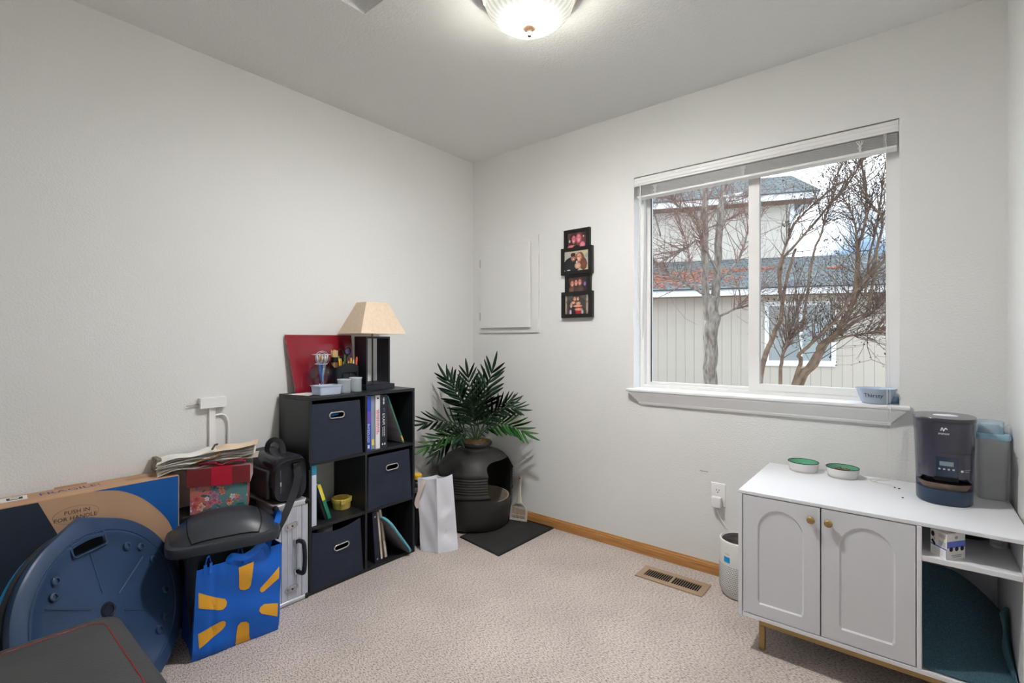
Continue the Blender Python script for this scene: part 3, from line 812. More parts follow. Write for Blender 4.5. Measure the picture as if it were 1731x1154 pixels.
photos = [
    (0.787, 0.966, 1.700, 1.838, people([(70, 44, 48), (92, 58, 60), (54, 40, 46)], [
        (0, .35, .55, .17, .35, (70, 34, 30)), (0, .62, .6, .2, .42, (146, 72, 56)), (0, .34, .58, .11, .26, (224, 124, 136)), (0, .60, .62, .12, .28, (240, 140, 160)),
        (0, .24, .06, .26, .2, (228, 130, 132)), (0, .48, .02, .2, .2, (26, 24, 30)), (0, .80, .18, .14, .22, (236, 132, 150)), (0, .12, .5, .05, .09, (226, 214, 196)), (0, .86, .72, .04, .06, (216, 190, 150))], 1)),
    (0.770, 0.985, 1.566, 1.728, people([(190, 182, 150), (208, 196, 160), (150, 168, 160), (176, 176, 168)], [
        (0, .30, .28, .34, .42, (34, 36, 42)), (0, .64, .52, .20, .40, (146, 90, 60)), (0, .80, .3, .14, .3, (120, 74, 52)), (0, .37, .68, .11, .2, (176, 118, 92)), (0, .37, .82, .10, .1, (46, 34, 30)), (0, .61, .66, .10, .22, (232, 172, 146)),
        (0, .50, .46, .06, .14, (30, 28, 30)), (0, .52, .40, .035, .1, (232, 228, 222)), (0, .56, .24, .13, .16, (224, 176, 146)), (0, .18, .05, .08, .03, (230, 230, 236))], 2)),
    (0.795, 0.972, 1.438, 1.573, people([(46, 38, 42), (66, 48, 48), (38, 34, 44)], [
        (0, .20, .6, .14, .3, (92, 60, 44)), (0, .42, .6, .13, .34, (80, 46, 38)), (0, .62, .62, .14, .34, (96, 58, 48)), (0, .20, .55, .09, .2, (224, 150, 130)), (0, .41, .6, .085, .2, (232, 160, 142)), (0, .61, .62, .09, .2, (230, 150, 138)),
        (0, .18, .14, .16, .24, (120, 84, 66)), (0, .42, .1, .15, .26, (74, 58, 52)), (0, .65, .12, .18, .28, (88, 66, 60)), (0, .88, .5, .06, .14, (150, 112, 190))], 3)),
    (0.773, 0.986, 1.306, 1.462, people([(62, 62, 60), (80, 76, 70), (52, 54, 56)], [
        (0, .05, .5, .04, .6, (176, 160, 138)), (0, .94, .5, .045, .6, (186, 168, 146)), (0, .42, .78, .09, .16, (126, 78, 52)), (0, .56, .82, .08, .15, (70, 44, 36)), (0, .42, .80, .06, .11, (228, 168, 140)), (0, .555, .80, .055, .1, (222, 160, 134)),
        (0, .36, .30, .13, .42, (34, 32, 38)), (0, .58, .25, .14, .34, (186, 34, 40)), (0, .57, .55, .10, .10, (222, 164, 136)), (0, .36, .60, .09, .08, (226, 170, 142)), (0, .54, .42, .20, .06, (228, 172, 144)), (0, .27, .46, .05, .14, (224, 168, 140)), (0, .58, .24, .17, .07, (226, 170, 142)),
        (0, .24, .1, .05, .14, (206, 190, 214)), (0, .74, .1, .05, .12, (180, 196, 210))], 4)),
]
m_frame = M('black_frame_wood', (24, 22, 20), rough=0.4, var=0.1)
for k, (x0, x1, z0, z1, paint) in enumerate(photos):
    dep = 0.020 if k % 2 == 0 else 0.026
    b = 0.024
    bm = new(); ring_solid(bm, [(x0, z0), (x1, z0), (x1, z1), (x0, z1)], [(x0 + b, z0 + b * .9), (x1 - b, z0 + b * .9), (x1 - b, z1 - b * .9), (x0 + b, z1 - b * .9)], 0.0, -dep, lambda u, v, d: (u, d, v), floor=-dep + 0.006)
    fr = part('frame', bm, m_frame, cf)
    painted('photo', 56, 44, paint, lambda u, v, x0=x0, x1=x1, z0=z0, z1=z1, dep=dep: (x0 + b + u * (x1 - x0 - 2 * b), -dep + 0.0052, z0 + b * .9 + v * (z1 - z0 - 1.8 * b)), fr)

# outlets
def outlet(name, label, face, n, seed=0, decora=False):
    """face(u, v, d) -> world, u right, v up in metres from plate centre"""
    t = thing(name, label, 'outlet', face(0, 0, 0))
    bm = new(); loft(bm, [[face(u, v, 0.0) for u, v in rrect(-.036, .036, -.058, .058, .004)], [face(u, v, 0.004) for u, v in rrect(-.036, .036, -.058, .058, .004)], [face(u, v, 0.0062) for u, v in rrect(-.033, .033, -.055, .055, .004)]])
    part('cover_plate', bm, m_vinyl, t, smooth=30)
    for cz in (0.021, -0.021):
        bm = new(); loft(bm, [[face(u, v + cz, 0.006) for u, v in superellipse(.017, .0145, 28, 2.6)], [face(u, v + cz, 0.0075) for u, v in superellipse(.017, .0145, 28, 2.6)]])
        s = part('socket', bm, m_white, t)
        for u0, w, h, dv in ((-.0065, .0024, .009, .003), (.0065, .0024, .007, .003), (0, .005, .005, -.008)):
            bm = new(); loft(bm, [[face(u0 + a * w / 2, cz + dv + c * h / 2, d) for a, c in ((-1, -1), (1, -1), (1, 1), (-1, 1))] for d in (0.0076, 0.0079)])
            part('slot', bm, m_dark, s)
    return t
outlet('wall_outlet', 'white wall outlet with a plugged-in adapter above the air purifier', lambda u, v, d: (1.688 + u, -d, 0.402 + v), 1)
outlet('wall_outlet', 'white wall outlet on the left wall half hidden by the urn', lambda u, v, d: (d, -0.352 + u, 0.385 + v), 1)
pa = thing('power_adapter', 'white square power adapter plugged into the outlet', 'adapter', (1.685, -0.009, 0.365))
bm = new(); box(bm, (1.663, -0.040, 0.345), (1.710, -0.0085, 0.397), bev=0.005, seg=3)
part('housing', bm, m_white, pa, smooth=40)
bm = new(); tube(bm, [(1.686, -0.028, 0.345), (1.688, -0.026, 0.325), (1.705, -0.018, 0.29), (1.725, -0.015, 0.262), (1.745, -0.016, 0.235), (1.76, -0.015, 0.20), (1.765, -0.015, 0.05)], 0.0018, 6)
part('cable', bm, m_cord, pa, smooth=60)
bm = new(); box(bm, (1.600, -0.004, 0.505), (1.612, 0.0, 0.508)); box(bm, (1.612, -0.003, 0.506), (1.640, 0.0, 0.508))
single('wall_scuff', 'small dark scuff mark on the back wall left of the outlet', 'mark', bm, M('scuff', (120, 118, 114), rough=0.9), (1.61, 0.0, 0.506))

# cable raceway on the left wall
rc = thing('cable_raceway', 'white cable raceway box and channel on the left wall above the parcels', 'raceway', (0.0, -1.69, 0.62))
bm = new(); box(bm, (0.0, -1.742, 0.868), (0.030, -1.636, 0.914), bev=0.002)
part('junction_box', bm, m_white, rc)
bm = new(); box(bm, (0.0, -1.702, 0.60), (0.016, -1.676, 0.868), bev=0.002)
part('channel', bm, m_white, rc)
bm = new()
pts = [(0.010, -1.676, 0.832), (0.012, -1.655, 0.834), (0.013, -1.636, 0.826), (0.014, -1.625, 0.806), (0.013, -1.622, 0.77), (0.012, -1.623, 0.66)]
for a, b in zip(pts[:-1], pts[1:]): pass
tube(bm, [tuple(p[:3]) for p in smooth_path([p + (0.004,) for p in pts], 4)], 0.005, 8)
part('cable_loop', bm, m_white, rc, smooth=60)
bm = new(); tube(bm, [(0.012, -1.742, 0.887), (0.014, -1.79, 0.885)], [0.003, 0.002], 8)
part('antenna_lead', bm, M('grey_lead', (150, 150, 150), rough=0.4, metal=0.4), rc, smooth=60)

# floor register
vr = thing('floor_register', 'tan metal floor vent with louvres set in the carpet', 'vent', (1.53, -0.20, 0.0))
m_tan = M('tan_enamel', (166, 142, 116), rough=0.45, var=0.05)
VX0, VX1, VY0, VY1 = 1.370, 1.695, -0.268, -0.132
bm = new(); ring_solid(bm, [(VX0, VY0), (VX1, VY0), (VX1, VY1), (VX0, VY1)], [(VX0 + .03, VY0 + .032), (VX1 - .03, VY0 + .032), (VX1 - .03, VY1 - .032), (VX0 + .03, VY1 - .032)], 0.0005, 0.006, lambda u, v, d: (u, v, d))
part('frame', bm, m_tan, vr)
bm = new(); box(bm, (VX0 + .03, VY0 + .032, 0.0003), (VX1 - .03, VY1 - .032, 0.0012)); part('duct', bm, m_dark, vr)
bm = new(); box(bm, (1.526, VY0 + .032, 0.001), (1.538, VY1 - .032, 0.006)); part('divider', bm, m_tan, vr)
bm = new(); loft(bm, [[(-0.0012, y, 0.0012), (0.0012, y, 0.0012), (0.0040, y, 0.0056), (0.0016, y, 0.0056)] for y in (VY0 + .032, VY1 - .032)])
s0 = part('louvre', bm, m_tan, vr, world=True)
dxs = [VX0 + .036 + k * 0.0108 for k in range(24)]
s0.location.x = dxs[0]
for x in dxs[1:]:
    if 1.522 < x < 1.541: continue
    c = s0.copy(); COL.objects.link(c); c.parent = vr; c.location.x = x

# ------------------------------------------------------------------ white cabinet
m_cab = M('white_lacquer', (230, 231, 234), rough=0.38, var=0.012, vs=3)
m_cabf = M('white_matt_door', (214, 215, 219), rough=0.5, var=0.012, vs=3)
m_gold = M('brass_satin', (168, 142, 98), rough=0.38, metal=0.85, var=0.05)
CX0, CX1, CY0, CY1, CZ0, CZ1 = 1.925, 2.698, -0.56, -0.028, 0.135, 0.605
cab = thing('cabinet', 'white two-door cabinet with arched panels, open shelf and brass legs', 'cabinet', ((CX0 + CX1) / 2, (CY0 + CY1) / 2, 0))
def cpart(n, lo, hi, m=m_cab, p=None, bev=0.0012): return part(n, box(new(), lo, hi, bev=bev, seg=1), m, p or cab)
cpart('top_panel', (CX0, CY0, CZ1 - .012), (CX1, CY1, CZ1))
cpart('side_panel', (CX0, CY0, CZ0), (CX0 + .014, CY1, CZ1 - .0125))
cpart('side_panel', (2.676, CY0, CZ0), (CX1 - .001, CY1, CZ1 - .0125))
cpart('bottom_panel', (CX0 + .0145, CY0, CZ0), (2.6755, CY1, CZ0 + .014))
cpart('back_panel', (CX0 + .0145, CY1 - .008, CZ0 + .0145), (2.6755, CY1, CZ1 - .0125))
cpart('divider', (2.4445, CY0, CZ0 + .0145), (2.457, CY1 - .0085, CZ1 - .0125))
cpart('shelf', (2.4575, CY0, 0.487), (2.6755, CY1 - .0085, 0.503))
def arch_inside(x0, x1, z0, zs, rz):
    cx = (x0 + x1) / 2; rx = (x1 - x0) / 2
    def f(u, v):
        if not (x0 < u < x1 and v > z0): return False
        if v <= zs: return True
        return ((u - cx) / rx) ** 2 + ((v - zs) / rz) ** 2 < 1
    return f
for dx0, dx1, ax0, ax1, kx in ((1.9425, 2.1885, 1.992, 2.140, 2.163), (2.1925, 2.442, 2.243, 2.393, 2.2145)):
    DZ0, DZ1 = CZ0 + .018, CZ1 - .0155
    o_, i_ = star_ring((dx0, dx1, DZ0, DZ1), ((ax0 + ax1) / 2, 0.36), arch_inside(ax0, ax1, 0.196, 0.472, 0.080), 96)
    _, i2 = star_ring((dx0, dx1, DZ0, DZ1), ((ax0 + ax1) / 2, 0.36), arch_inside(ax0 + .005, ax1 - .005, 0.201, 0.472, 0.075), 96)
    bm = new()
    F = lambda u, v, d: (u, d, v)
    loft(bm, [[F(u, v, CY0 + .016) for u, v in o_], [F(u, v, CY0) for u, v in o_], [F(u, v, CY0) for u, v in i_], [F(u, v, CY0 + .0045) for u, v in i2]])
    d = part('door', bm, m_cabf, cab)
    bm = new()
    T = Matrix.Translation((kx, CY0, 0.548)) @ Matrix.Rotation(PI / 2, 4, 'X')
    lathe(bm, [(0.0045, 0.0), (0.0045, 0.010), (0.012, 0.0125), (0.0128, 0.016), (0.0122, 0.0205), (0.010, 0.0225), (0.0, 0.0232)], 28, T)
    part('knob', bm, m_gold, d, smooth=40)
for x in (1.985, 2.635):
    for y in (-0.508, -0.095):
        cpart('leg', (x, y, 0.0), (x + .020, y + .020, CZ0 - .0435), m_gold, bev=0.002)
cpart('base_rail', (1.985, -0.508, CZ0 - .043), (2.655, -0.488, CZ0 - .0005), m_gold)
cpart('base_rail', (1.985, -0.095, CZ0 - .043), (2.655, -0.075, CZ0 - .0005), m_gold)
cpart('base_rail', (1.985, -0.4875, CZ0 - .043), (2.005, -0.0955, CZ0 - .0005), m_gold)
cpart('base_rail', (2.635, -0.4875, CZ0 - .043), (2.655, -0.0955, CZ0 - .0005), m_gold)

# bowls on the cabinet
def pet_bowl(name, label, c, r, h, mo, mi, rim):
    t = thing(name, label, 'bowl', c)
    T = Matrix.Translation(c)
    bm = new(); lathe(bm, [(r * .80, 0.0), (r * .87, 0.002), (r * .93, h * .35), (r * .985, h * .9), (r, h), (r * .96, h)], 48, T, cap1=False)
    part('outside', bm, mo, t, smooth=50)
    bm = new(); lathe(bm, [(r * .958, h), (r * .93, h * .8), (r * .86, h * .3), (r * .6, h * .18), (0, h * .17)], 48, T, cap0=False)
    part('inside', bm, mi, t, smooth=50)
    bm = new(); tube(bm, [(c[0] + r * .982 * math.cos(a), c[1] + r * .982 * math.sin(a), c[2] + h) for a in [2 * PI * k / 48 for k in range(48)]], r * .028, 8, closed=True)
    part('rim', bm, rim, t, smooth=60)
    return t
m_green = M('green_glaze', (108, 176, 146), rough=0.2, var=0.06)
m_cer = M('white_ceramic', (236, 234, 232), rough=0.22, var=0.02)
m_rim = M('dark_rim_glaze', (38, 40, 40), rough=0.25)
pet_bowl('pet_bowl', 'small white bowl with empty green inside on the cabinet', (2.070, -0.098, 0.605), 0.0585, 0.040, m_cer, m_green, m_rim)
pet_bowl('pet_bowl', 'small white bowl holding brown kibble on the cabinet', (2.212, -0.106, 0.605), 0.0585, 0.040, m_cer, m_green, m_rim)
m_kib = M('kibble_brown', (142, 86, 52), rough=0.85, col2=(104, 60, 38), vs=60)
rk = random.Random(2)
def pebble(bm, c, s, rr):
    t = bmesh.new(); bmesh.ops.create_icosphere(t, subdivisions=1, radius=s)
    addm(bm, t, Matrix.Translation(c) @ Matrix.Rotation(rr.uniform(0, 6), 4, 'Z') @ Matrix.Diagonal((1, rr.uniform(.7, 1), rr.uniform(.45, .6), 1)))
bm = new()
for k in range(90):
    a, q = rk.uniform(0, 2 * PI), 0.042 * math.sqrt(rk.random())
    pebble(bm, (2.212 + q * math.cos(a), -0.106 + q * math.sin(a), 0.620 + 0.020 * rk.random() * (1 - (q / .05) ** 2) + 0.004), 0.0042, rk)
single('kibble', 'brown kibble heaped in the right bowl', 'pet food', bm, m_kib, (2.212, -0.106, 0.612), kind='stuff')
for x, y, lab in ((2.383, -0.165, 'dark kibble crumb by the cord loop, left of three'), (2.396, -0.172, 'dark kibble crumb by the cord loop, middle of three'), (2.408, -0.30, 'dark kibble crumb nearest the cabinet front edge')):
    bm = new(); pebble(bm, (x, y, 0.6072), 0.0040, rk)
    single('kibble_crumb', lab, 'pet food', bm, M('dark_kibble', (62, 44, 36), rough=0.9), (x, y, 0.605), group='loose kibble on the cabinet')

# water bowl on the sill
tb = thing('water_bowl', 'grey-blue ceramic bowl lettered Thirsty on the window sill', 'bowl', (2.317, 0.016, SILL))
m_tb = M('grey_blue_glaze', (176, 188, 206), rough=0.2, var=0.04)
T = Matrix.Translation((2.317, 0.016, SILL))
bm = new(); lathe(bm, [(0.040, 0.0), (0.046, 0.002), (0.052, 0.012), (0.060, 0.034), (0.066, 0.054), (0.0705, 0.061), (0.071, 0.064), (0.068, 0.064), (0.060, 0.050), (0.048, 0.016), (0.0, 0.010)], 56, T)
part('body', bm, m_tb, tb, smooth=50)
def bowl_warp(x, y):
    a = -PI / 2 + (x - 0.006) / 0.060
    z = 0.036 + y
    r = 0.0608 + (z - 0.036) * 0.31 + 0.0006
    return (2.317 + r * math.cos(a), 0.016 + r * math.sin(a), SILL + z)
text('Thirsty', 0.023, (0, 0, 0), (1, 0, 0), (0, 0, 1), m_ink, tb, warp=bowl_warp)
bt = thing('spray_bottle', 'clear blue plastic tub half hidden behind the Thirsty bowl', 'tub', (2.372, 0.066, SILL))
bm = new(); lathe(bm, [(0.016, 0.0), (0.018, 0.003), (0.0185, 0.022), (0.012, 0.028), (0.0, 0.029)], 28, Matrix.Translation((2.3745, 0.066, SILL)))
bt.name = 'plastic_tub'; MW['plastic_tub'] = MW['spray_bottle']
part('body', bm, translucent_plastic('pale_blue_plastic', (176, 206, 224), 0.4), bt, smooth=50)

# automatic feeder
FC = (2.521, -0.213)
fd = thing('pet_feeder', 'dark automatic pet feeder with screen and tray on the cabinet', 'feeder', (FC[0], FC[1], CZ1))
m_fnavy = M('feeder_navy', (40, 56, 78), rough=0.3, var=0.05)
m_fdark = M('feeder_smoke', (58, 58, 70), rough=0.22, var=0.06, coat=0.3)
m_flid = M('feeder_lid', (46, 50, 58), rough=0.2, coat=0.4)
def fring(a, b, z, n=56, e=2.5): return [(FC[0] + x, FC[1] + y, z) for x, y in superellipse(a, b, n, e)]
bm = new(); loft(bm, [fring(.073, .098, .605), fring(.0762, .102, .609), fring(.0768, .103, .655), fring(.0768, .103, .6565)])
part('base', bm, m_fnavy, fd, smooth=50)
# body with front feeding recess (front rows pushed in)
rings = []
for z, a, b in [(.6568, .0765, .1025), (.668, .077, .103), (.676, .0772, .1032), (.684, .0774, .1034), (.700, .0778, .1036), (.74, .0788, .104), (.783, .080, .1045), (.7836, .0792, .1038), (.7850, .0792, .1038), (.7856, .0802, .1046), (.84, .0825, .106), (.8865, .084, .107)]:
    ring = []
    for x, y in superellipse(a, b, 72, 2.5):
        if z < .690 and y < -0.02:
            f = 1.0 if z < .678 else 0.7
            y = y + (abs(y) - 0.02) * 0.62 * f
        ring.append((FC[0] + x, FC[1] + y, z))
    rings.append(ring)
bm = new(); loft(bm, rings)
part('body', bm, m_fdark, fd, smooth=40)
bm = new(); loft(bm, [fring(.0855, .109, .887), fring(.087, .1105, .890), fring(.087, .1105, .8985), fring(.085, .1085, .9015), fring(.070, .092, .9025)])
ld = part('lid', bm, m_flid, fd, smooth=40)
bm = new(); loft(bm, [[(FC[0] + .004 + x, FC[1] - .005 + y, z) for x, y in superellipse(.034, .032, 36, 2)] for z in (.9026, .9030)])
part('sticker', bm, m_wink, ld)
def ff(u, v, d=0.0):
    """point on the feeder's curved front: u metres right of centre, v = world height"""
    k = min(1, max(0, (v - .69) / .2)); a = .0776 + .0062 * k; b = .1035 + .0035 * k
    t = min(.999, abs(u) / a)
    y = b * (1 - t ** 2.5) ** (1 / 2.5)
    return (FC[0] + u, FC[1] - y - .0006 - d, v)
def fpatch(n, u0, u1, v0, v1, m, p, d=0.0, nu=10):
    return part(n, sheet(new(), lambda s, t: ff(u0 + s * (u1 - u0), v0 + t * (v1 - v0), d), nu, 4, thick=0.0008), m, p)
pn = fpatch('control_panel', -.024, .034, .705, .772, M('panel_navy', (30, 44, 66), rough=0.2, coat=0.5), fd)
fpatch('screen', -.015, .021, .742, .757, M('lcd_grey', (118, 134, 138), rough=0.3, var=0.03), pn, d=.0010)
for k, u in enumerate((-.015, -.003, .009, .021)):
    fpatch('button', u - .0028, u + .0028, .7285, .7335, M('button_grey', (176, 182, 190), rough=0.4), pn, d=.0010, nu=3)
fpatch('dispensing_slot', -.028, .034, .690, .704, m_dark, fd)
lg = [(-.6, -.42), (-.62, -.2), (-.42, .42), (-.22, .44), (-.02, -.1), (.18, .36), (.42, .42), (.74, .02), (.60, -.12), (.40, .10), (.24, .02), (.06, -.48), (-.1, -.5), (-.32, .12), (-.42, -.1), (-.40, -.42)]
poly_print('logo', [(-.004 + x * .014, .866 + z * .014) for x, z in lg], lambda u, v, d: ff(u, v, .0008), m_wink, fd)
text('IMIPAW', 0.0090, (0, 0, 0), (1, 0, 0), (0, 0, 1), m_wink, fd, warp=lambda x, y: ff(x - .004, .850 + y, .0008), sx=0.92)
poly_print('indicator_mark', [(.043 + .004 * math.cos(a), .728 + .004 * math.sin(a)) for a in [k * PI / 6 for k in range(12)]], lambda u, v, d: ff(u, v, .0008), m_wink, fd)
for z, w in ((.7315, .016), (.7255, .011)):
    fpatch('caption', .0495, .0495 + w, z - .0010, z + .0010, M('caption_grey', (150, 152, 158), rough=0.5), fd, nu=4)
# tray: smoky transparent bowl in the recess with crumbs
bm = new()
tr = []
for z, k in ((.6570, .88), (.664, .93), (.672, .97), (.679, .99), (.679, .95), (.668, .90), (.659, .80)):
    tr.append([(FC[0] + x * k, FC[1] - .045 + y * k, z) for x, y in superellipse(.070, .056, 48, 2.4)])
loft(bm, tr)
part('tray', bm, translucent_plastic('smoky_tray', (122, 104, 92), 0.35, 0.15, (122, 104, 92)), fd, smooth=50)
bm = new()
for k in range(60):
    a, q = rk.uniform(0, 2 * PI), math.sqrt(rk.random())
    pebble(bm, (FC[0] + .050 * q * math.cos(a), FC[1] - .060 + .036 * q * math.sin(a), .6645 + rk.uniform(0, .006)), 0.0038, rk)
single('kibble', 'brown kibble lying in the feeder tray', 'pet food', bm, M('kibble_dull', (112, 88, 72), rough=0.9), (FC[0], FC[1] - .06, .661), kind='stuff')

# food container in the corner
fc = thing('food_container', 'translucent food container with light blue lid in the corner on the cabinet', 'container', (2.654, -0.085, CZ1))
m_cont = translucent_plastic('frosted_plastic', (232, 233, 235), 0.5, 0.3)
m_blue = M('pale_blue_lid', (160, 196, 216), rough=0.35, var=0.04)
K = (2.6545, -0.085)
def kr(a, b, z, e=5): return [(K[0] + x, K[1] + y, z) for x, y in superellipse(a, b, 48, e)]
bm = new(); loft(bm, [kr(.037, .040, .6055), kr(.040, .043, .610), kr(.043, .048, .80), kr(.0445, .050, .818), kr(.043, .0485, .818), kr(.041, .046, .80), kr(.038, .041, .612), kr(.035, .038, .608)])
part('body', bm, m_cont, fc, smooth=40)
bm = new(); loft(bm, [kr(.047, .052, .8185), kr(.048, .053, .822), kr(.048, .053, .833), kr(.045, .050, .838)])
lo = part('lid', bm, m_blue, fc, smooth=40)
bm = new(); loft(bm, [[(K[0] - .004 + x, K[1] + y, z) for x, y in superellipse(a, b, 40, 2.6)] for a, b, z in ((.033, .036, .838), (.033, .036, .852), (.024, .030, .868), (.023, .029, .869))])
part('pour_spout', bm, m_blue, lo, smooth=40)
bm = new(); loft(bm, [[(K[0] - .004 + x, K[1] + y, z) for x, y in superellipse(a, b, 40, 3)] for a, b, z in ((.038, .042, .8385), (.0365, .0405, .878), (.035, .039, .880), (.034, .038, .878), (.036, .040, .8388))])
part('cap', bm, translucent_plastic('clear_cap', (214, 224, 230), 0.72, 0.15), lo, smooth=40)
bm = new(); box(bm, (K[0] + .034, K[1] - .008, .838), (K[0] + .044, K[1] + .008, .868), bev=.003)
part('latch', bm, m_cont, lo)

# shelf contents
mb = thing('medicine_box', 'white carton with blue band and bottle pictures on the cabinet shelf', 'box', (2.515, -0.52, 0.503), mat4=None)
q = [Vector((2.4785, -0.508)), Vector((2.515, -0.556)), Vector((2.559, -0.498)), Vector((2.5225, -0.450))]
BH = 0.078
bm = new(); loft(bm, [[(p.x, p.y, 0.503) for p in q], [(p.x, p.y, 0.503 + BH) for p in q]])
mbx = part('carton', bm, m_paper, mb)
def cart_face(a, b):
    n = Vector((b.y - a.y, -(b.x - a.x))).normalized()
    return lambda u, v, d=0.0: (a.x + (b.x - a.x) * u + n.x * (d + .0004), a.y + (b.y - a.y) * u + n.y * (d + .0004), 0.503 + v * BH)
fA, fB = cart_face(q[0], q[1]), cart_face(q[1], q[2])
m_bband = M('blue_band_ink', (92, 112, 196), rough=0.5, var=0.04)
m_gink = M('grey_ink', (150, 150, 158), rough=0.6)
def quad(n, f, u0, u1, v0, v1, m, p, d=0.0): return poly_print(n, [(u0, v0), (u1, v0), (u1, v1), (u0, v1)], lambda u, v, o: f(u, v, d), m, p)
quad('blue_band', fB, 0, 1, .45, .70, m_bband, mbx)
for u in (.22, .52, .82):
    poly_print('bottle_picture', [(u + .10 * math.cos(a), .40 + .09 * math.sin(a)) for a in [k * PI / 6 for k in range(12)]], lambda u, v, o: fB(u, v, .0004), m_ink, mbx)
poly_print('emblem', [(.5 + .09 * math.cos(a), .84 + .06 * math.sin(a)) for a in [k * PI / 6 for k in range(12)]], lambda u, v, o: fB(u, v, .0004), m_gink, mbx)
quad('text_line', fB, .25, .8, .14, .17, m_gink, mbx); quad('text_line', fB, .3, .75, .08, .10, m_gink, mbx)
quad('violet_stripe', fA, 0, 1, .36, .41, m_bband, mbx); quad('violet_stripe', fA, .96, 1, 0, .36, m_bband, mbx)
for v in (.90, .85, .80, .62, .57, .52, .47):
    quad('text_line', fA, .50, .93, v - .012, v + .008, m_gink, mbx)
for v in (.27, .20, .12): quad('text_line', fA, .12, .78, v - .01, v + .01, M('pale_ink', (206, 202, 210), rough=0.6), mbx)
poly_print('device_picture', [(.16 + .11 * math.cos(a), .80 + .11 * math.sin(a)) for a in [k * PI / 7 for k in range(14)]], lambda u, v, o: fA(u, v, .0004), m_ink, mbx)
poly_print('device_picture', [(.05, .52), (.16, .60), (.34, .44), (.26, .34)], lambda u, v, o: fA(u, v, .0004), m_ink, mbx)
poly_print('device_picture', [(.21, .70), (.24, .70), (.30, .60), (.27, .58)], lambda u, v, o: fA(u, v, .0004), m_ink, mbx)
bm = new(); lathe(bm, [(0.0, 0.0), (0.060, 0.0), (0.074, 0.018), (0.078, 0.034), (0.076, 0.036), (0.06, 0.016), (0.0, 0.012)], 44, Matrix.Translation((2.578, -0.235, 0.5032)))
single('dark_dish', 'dark glazed dish at the back of the cabinet shelf', 'dish', bm, M('dark_glaze', (66, 54, 58), rough=0.3), (2.578, -0.235, 0.5032), smooth=50)
jr = thing('pill_jar', 'small white lidded jar by the shelf side wall', 'jar', (2.648, -0.335, 0.503))
T = Matrix.Translation((2.650, -0.320, 0.5032))
bm = new(); lathe(bm, [(0.0, 0.0), (0.019, 0.0), (0.021, 0.003), (0.021, 0.040), (0.016, 0.046), (0.016, 0.048), (0.0, 0.048)], 32, T); part('body', bm, m_paper, jr, smooth=40)
bm = new(); lathe(bm, [(0.0, 0.048), (0.018, 0.048), (0.0185, 0.050), (0.0185, 0.062), (0.017, 0.064), (0.0, 0.064)], 32, T); part('lid', bm, m_white, jr, smooth=40)
bm = new(); lathe(bm, [(0.0213, 0.008), (0.0213, 0.034)], 32, T, cap0=False, cap1=False); part('label_band', bm, M('pale_print', (190, 192, 196), rough=0.6, col2=(228, 226, 224), vs=300), jr, smooth=40)

# dark teal litter mat curled in the lower compartment
lt = thing('litter_mat', 'dark teal speckled mat curled inside the cabinet compartment', 'mat', (2.56, -0.33, CZ0 + .0145))
m_teal = M('dark_teal_rubber', (40, 66, 80), rough=0.55, col2=(78, 110, 122), vs=420, detail=1.0)
def matfn(u, v):
    # u along width, v from front lip on the floor up to the top arc at the back
    x = 2.4595 + u * 0.2115
    zt = 0.352 - 0.02 * (u * 1.4 - 0.2) ** 2 - (0.075 * max(0, u - .35) ** 1.5 * 2.1)
    if v < .22:
        t = v / .22
        y = -0.552 + 0.07 * t; z = CZ0 + .020 + 0.010 * t * t
    else:
        t = (v - .22) / .78
        y = -0.482 + 0.30 * t ** .8; z = CZ0 + .030 + (zt - CZ0 - .03) * t ** 1.25
    x += 0.0
    return (x, y, z)
part('sheet', sheet(new(), matfn, 28, 36, thick=0.005), m_teal, lt, smooth=60)
CRV = [(2.648, -0.345, 0.300, 0), (2.655, -0.365, 0.255, 0), (2.650, -0.385, 0.215, 0), (2.655, -0.430, 0.190, 0), (2.664, -0.480, 0.170, 0), (2.668, -0.535, 0.152, 0)]
CRS = smooth_path(CRV, 6)
def curl(u, v):
    p = CRS[min(len(CRS) - 1, int(round(u * (len(CRS) - 1))))]
    w = v * v
    return (p.x + (2.6735 - p.x) * min(1, v * 1.3), p.y + 0.055 * v - 0.012 * math.sin(PI * v), p.z + 0.020 * math.sin(PI * v) - 0.006 * w)
part('curled_edge', sheet(new(), curl, 30, 10, thick=0.004), M('teal_edge', (58, 92, 104), rough=0.5), lt, smooth=60)

# air purifier behind the cabinet
AP = (1.823, -0.125)
pu = thing('air_purifier', 'white cylindrical air purifier standing beside the cabinet', 'air purifier', (AP[0], AP[1], 0))
T = Matrix.Translation((AP[0], AP[1], 0))
m_pw = M('purifier_white', (226, 226, 222), rough=0.45, var=0.02)
bm = new(); lathe(bm, [(0.068, 0.0), (0.074, 0.004), (0.086, 0.022), (0.0905, 0.045), (0.0905, 0.245), (0.088, 0.255), (0.082, 0.257), (0.078, 0.250)], 64, T, cap1=False)
pb = part('body', bm, m_pw, pu, smooth=40)
bm = new(); lathe(bm, [(0.078, 0.250), (0.074, 0.2485), (0.0, 0.2485)], 64, T, cap0=False); part('top_well', bm, M('grille_grey', (84, 78, 74), rough=0.6), pu, smooth=40)
bm = new()
for k in range(24):
    a = 2 * PI * k / 24
    for r0, r1 in ((0.030, 0.074),):
        tube(bm, [(AP[0] + r0 * math.cos(a), AP[1] + r0 * math.sin(a), .251), (AP[0] + r1 * math.cos(a), AP[1] + r1 * math.sin(a), .2525)], 0.0015, 4)
for r in (.03, .05, .074):
    tube(bm, [(AP[0] + r * math.cos(a), AP[1] + r * math.sin(a), .252) for a in [2 * PI * k / 40 for k in range(40)]], .0015, 4, closed=True)
part('grille', bm, M('grille_dark', (58, 54, 52), rough=0.5), pu)
bm = new()
hole = []
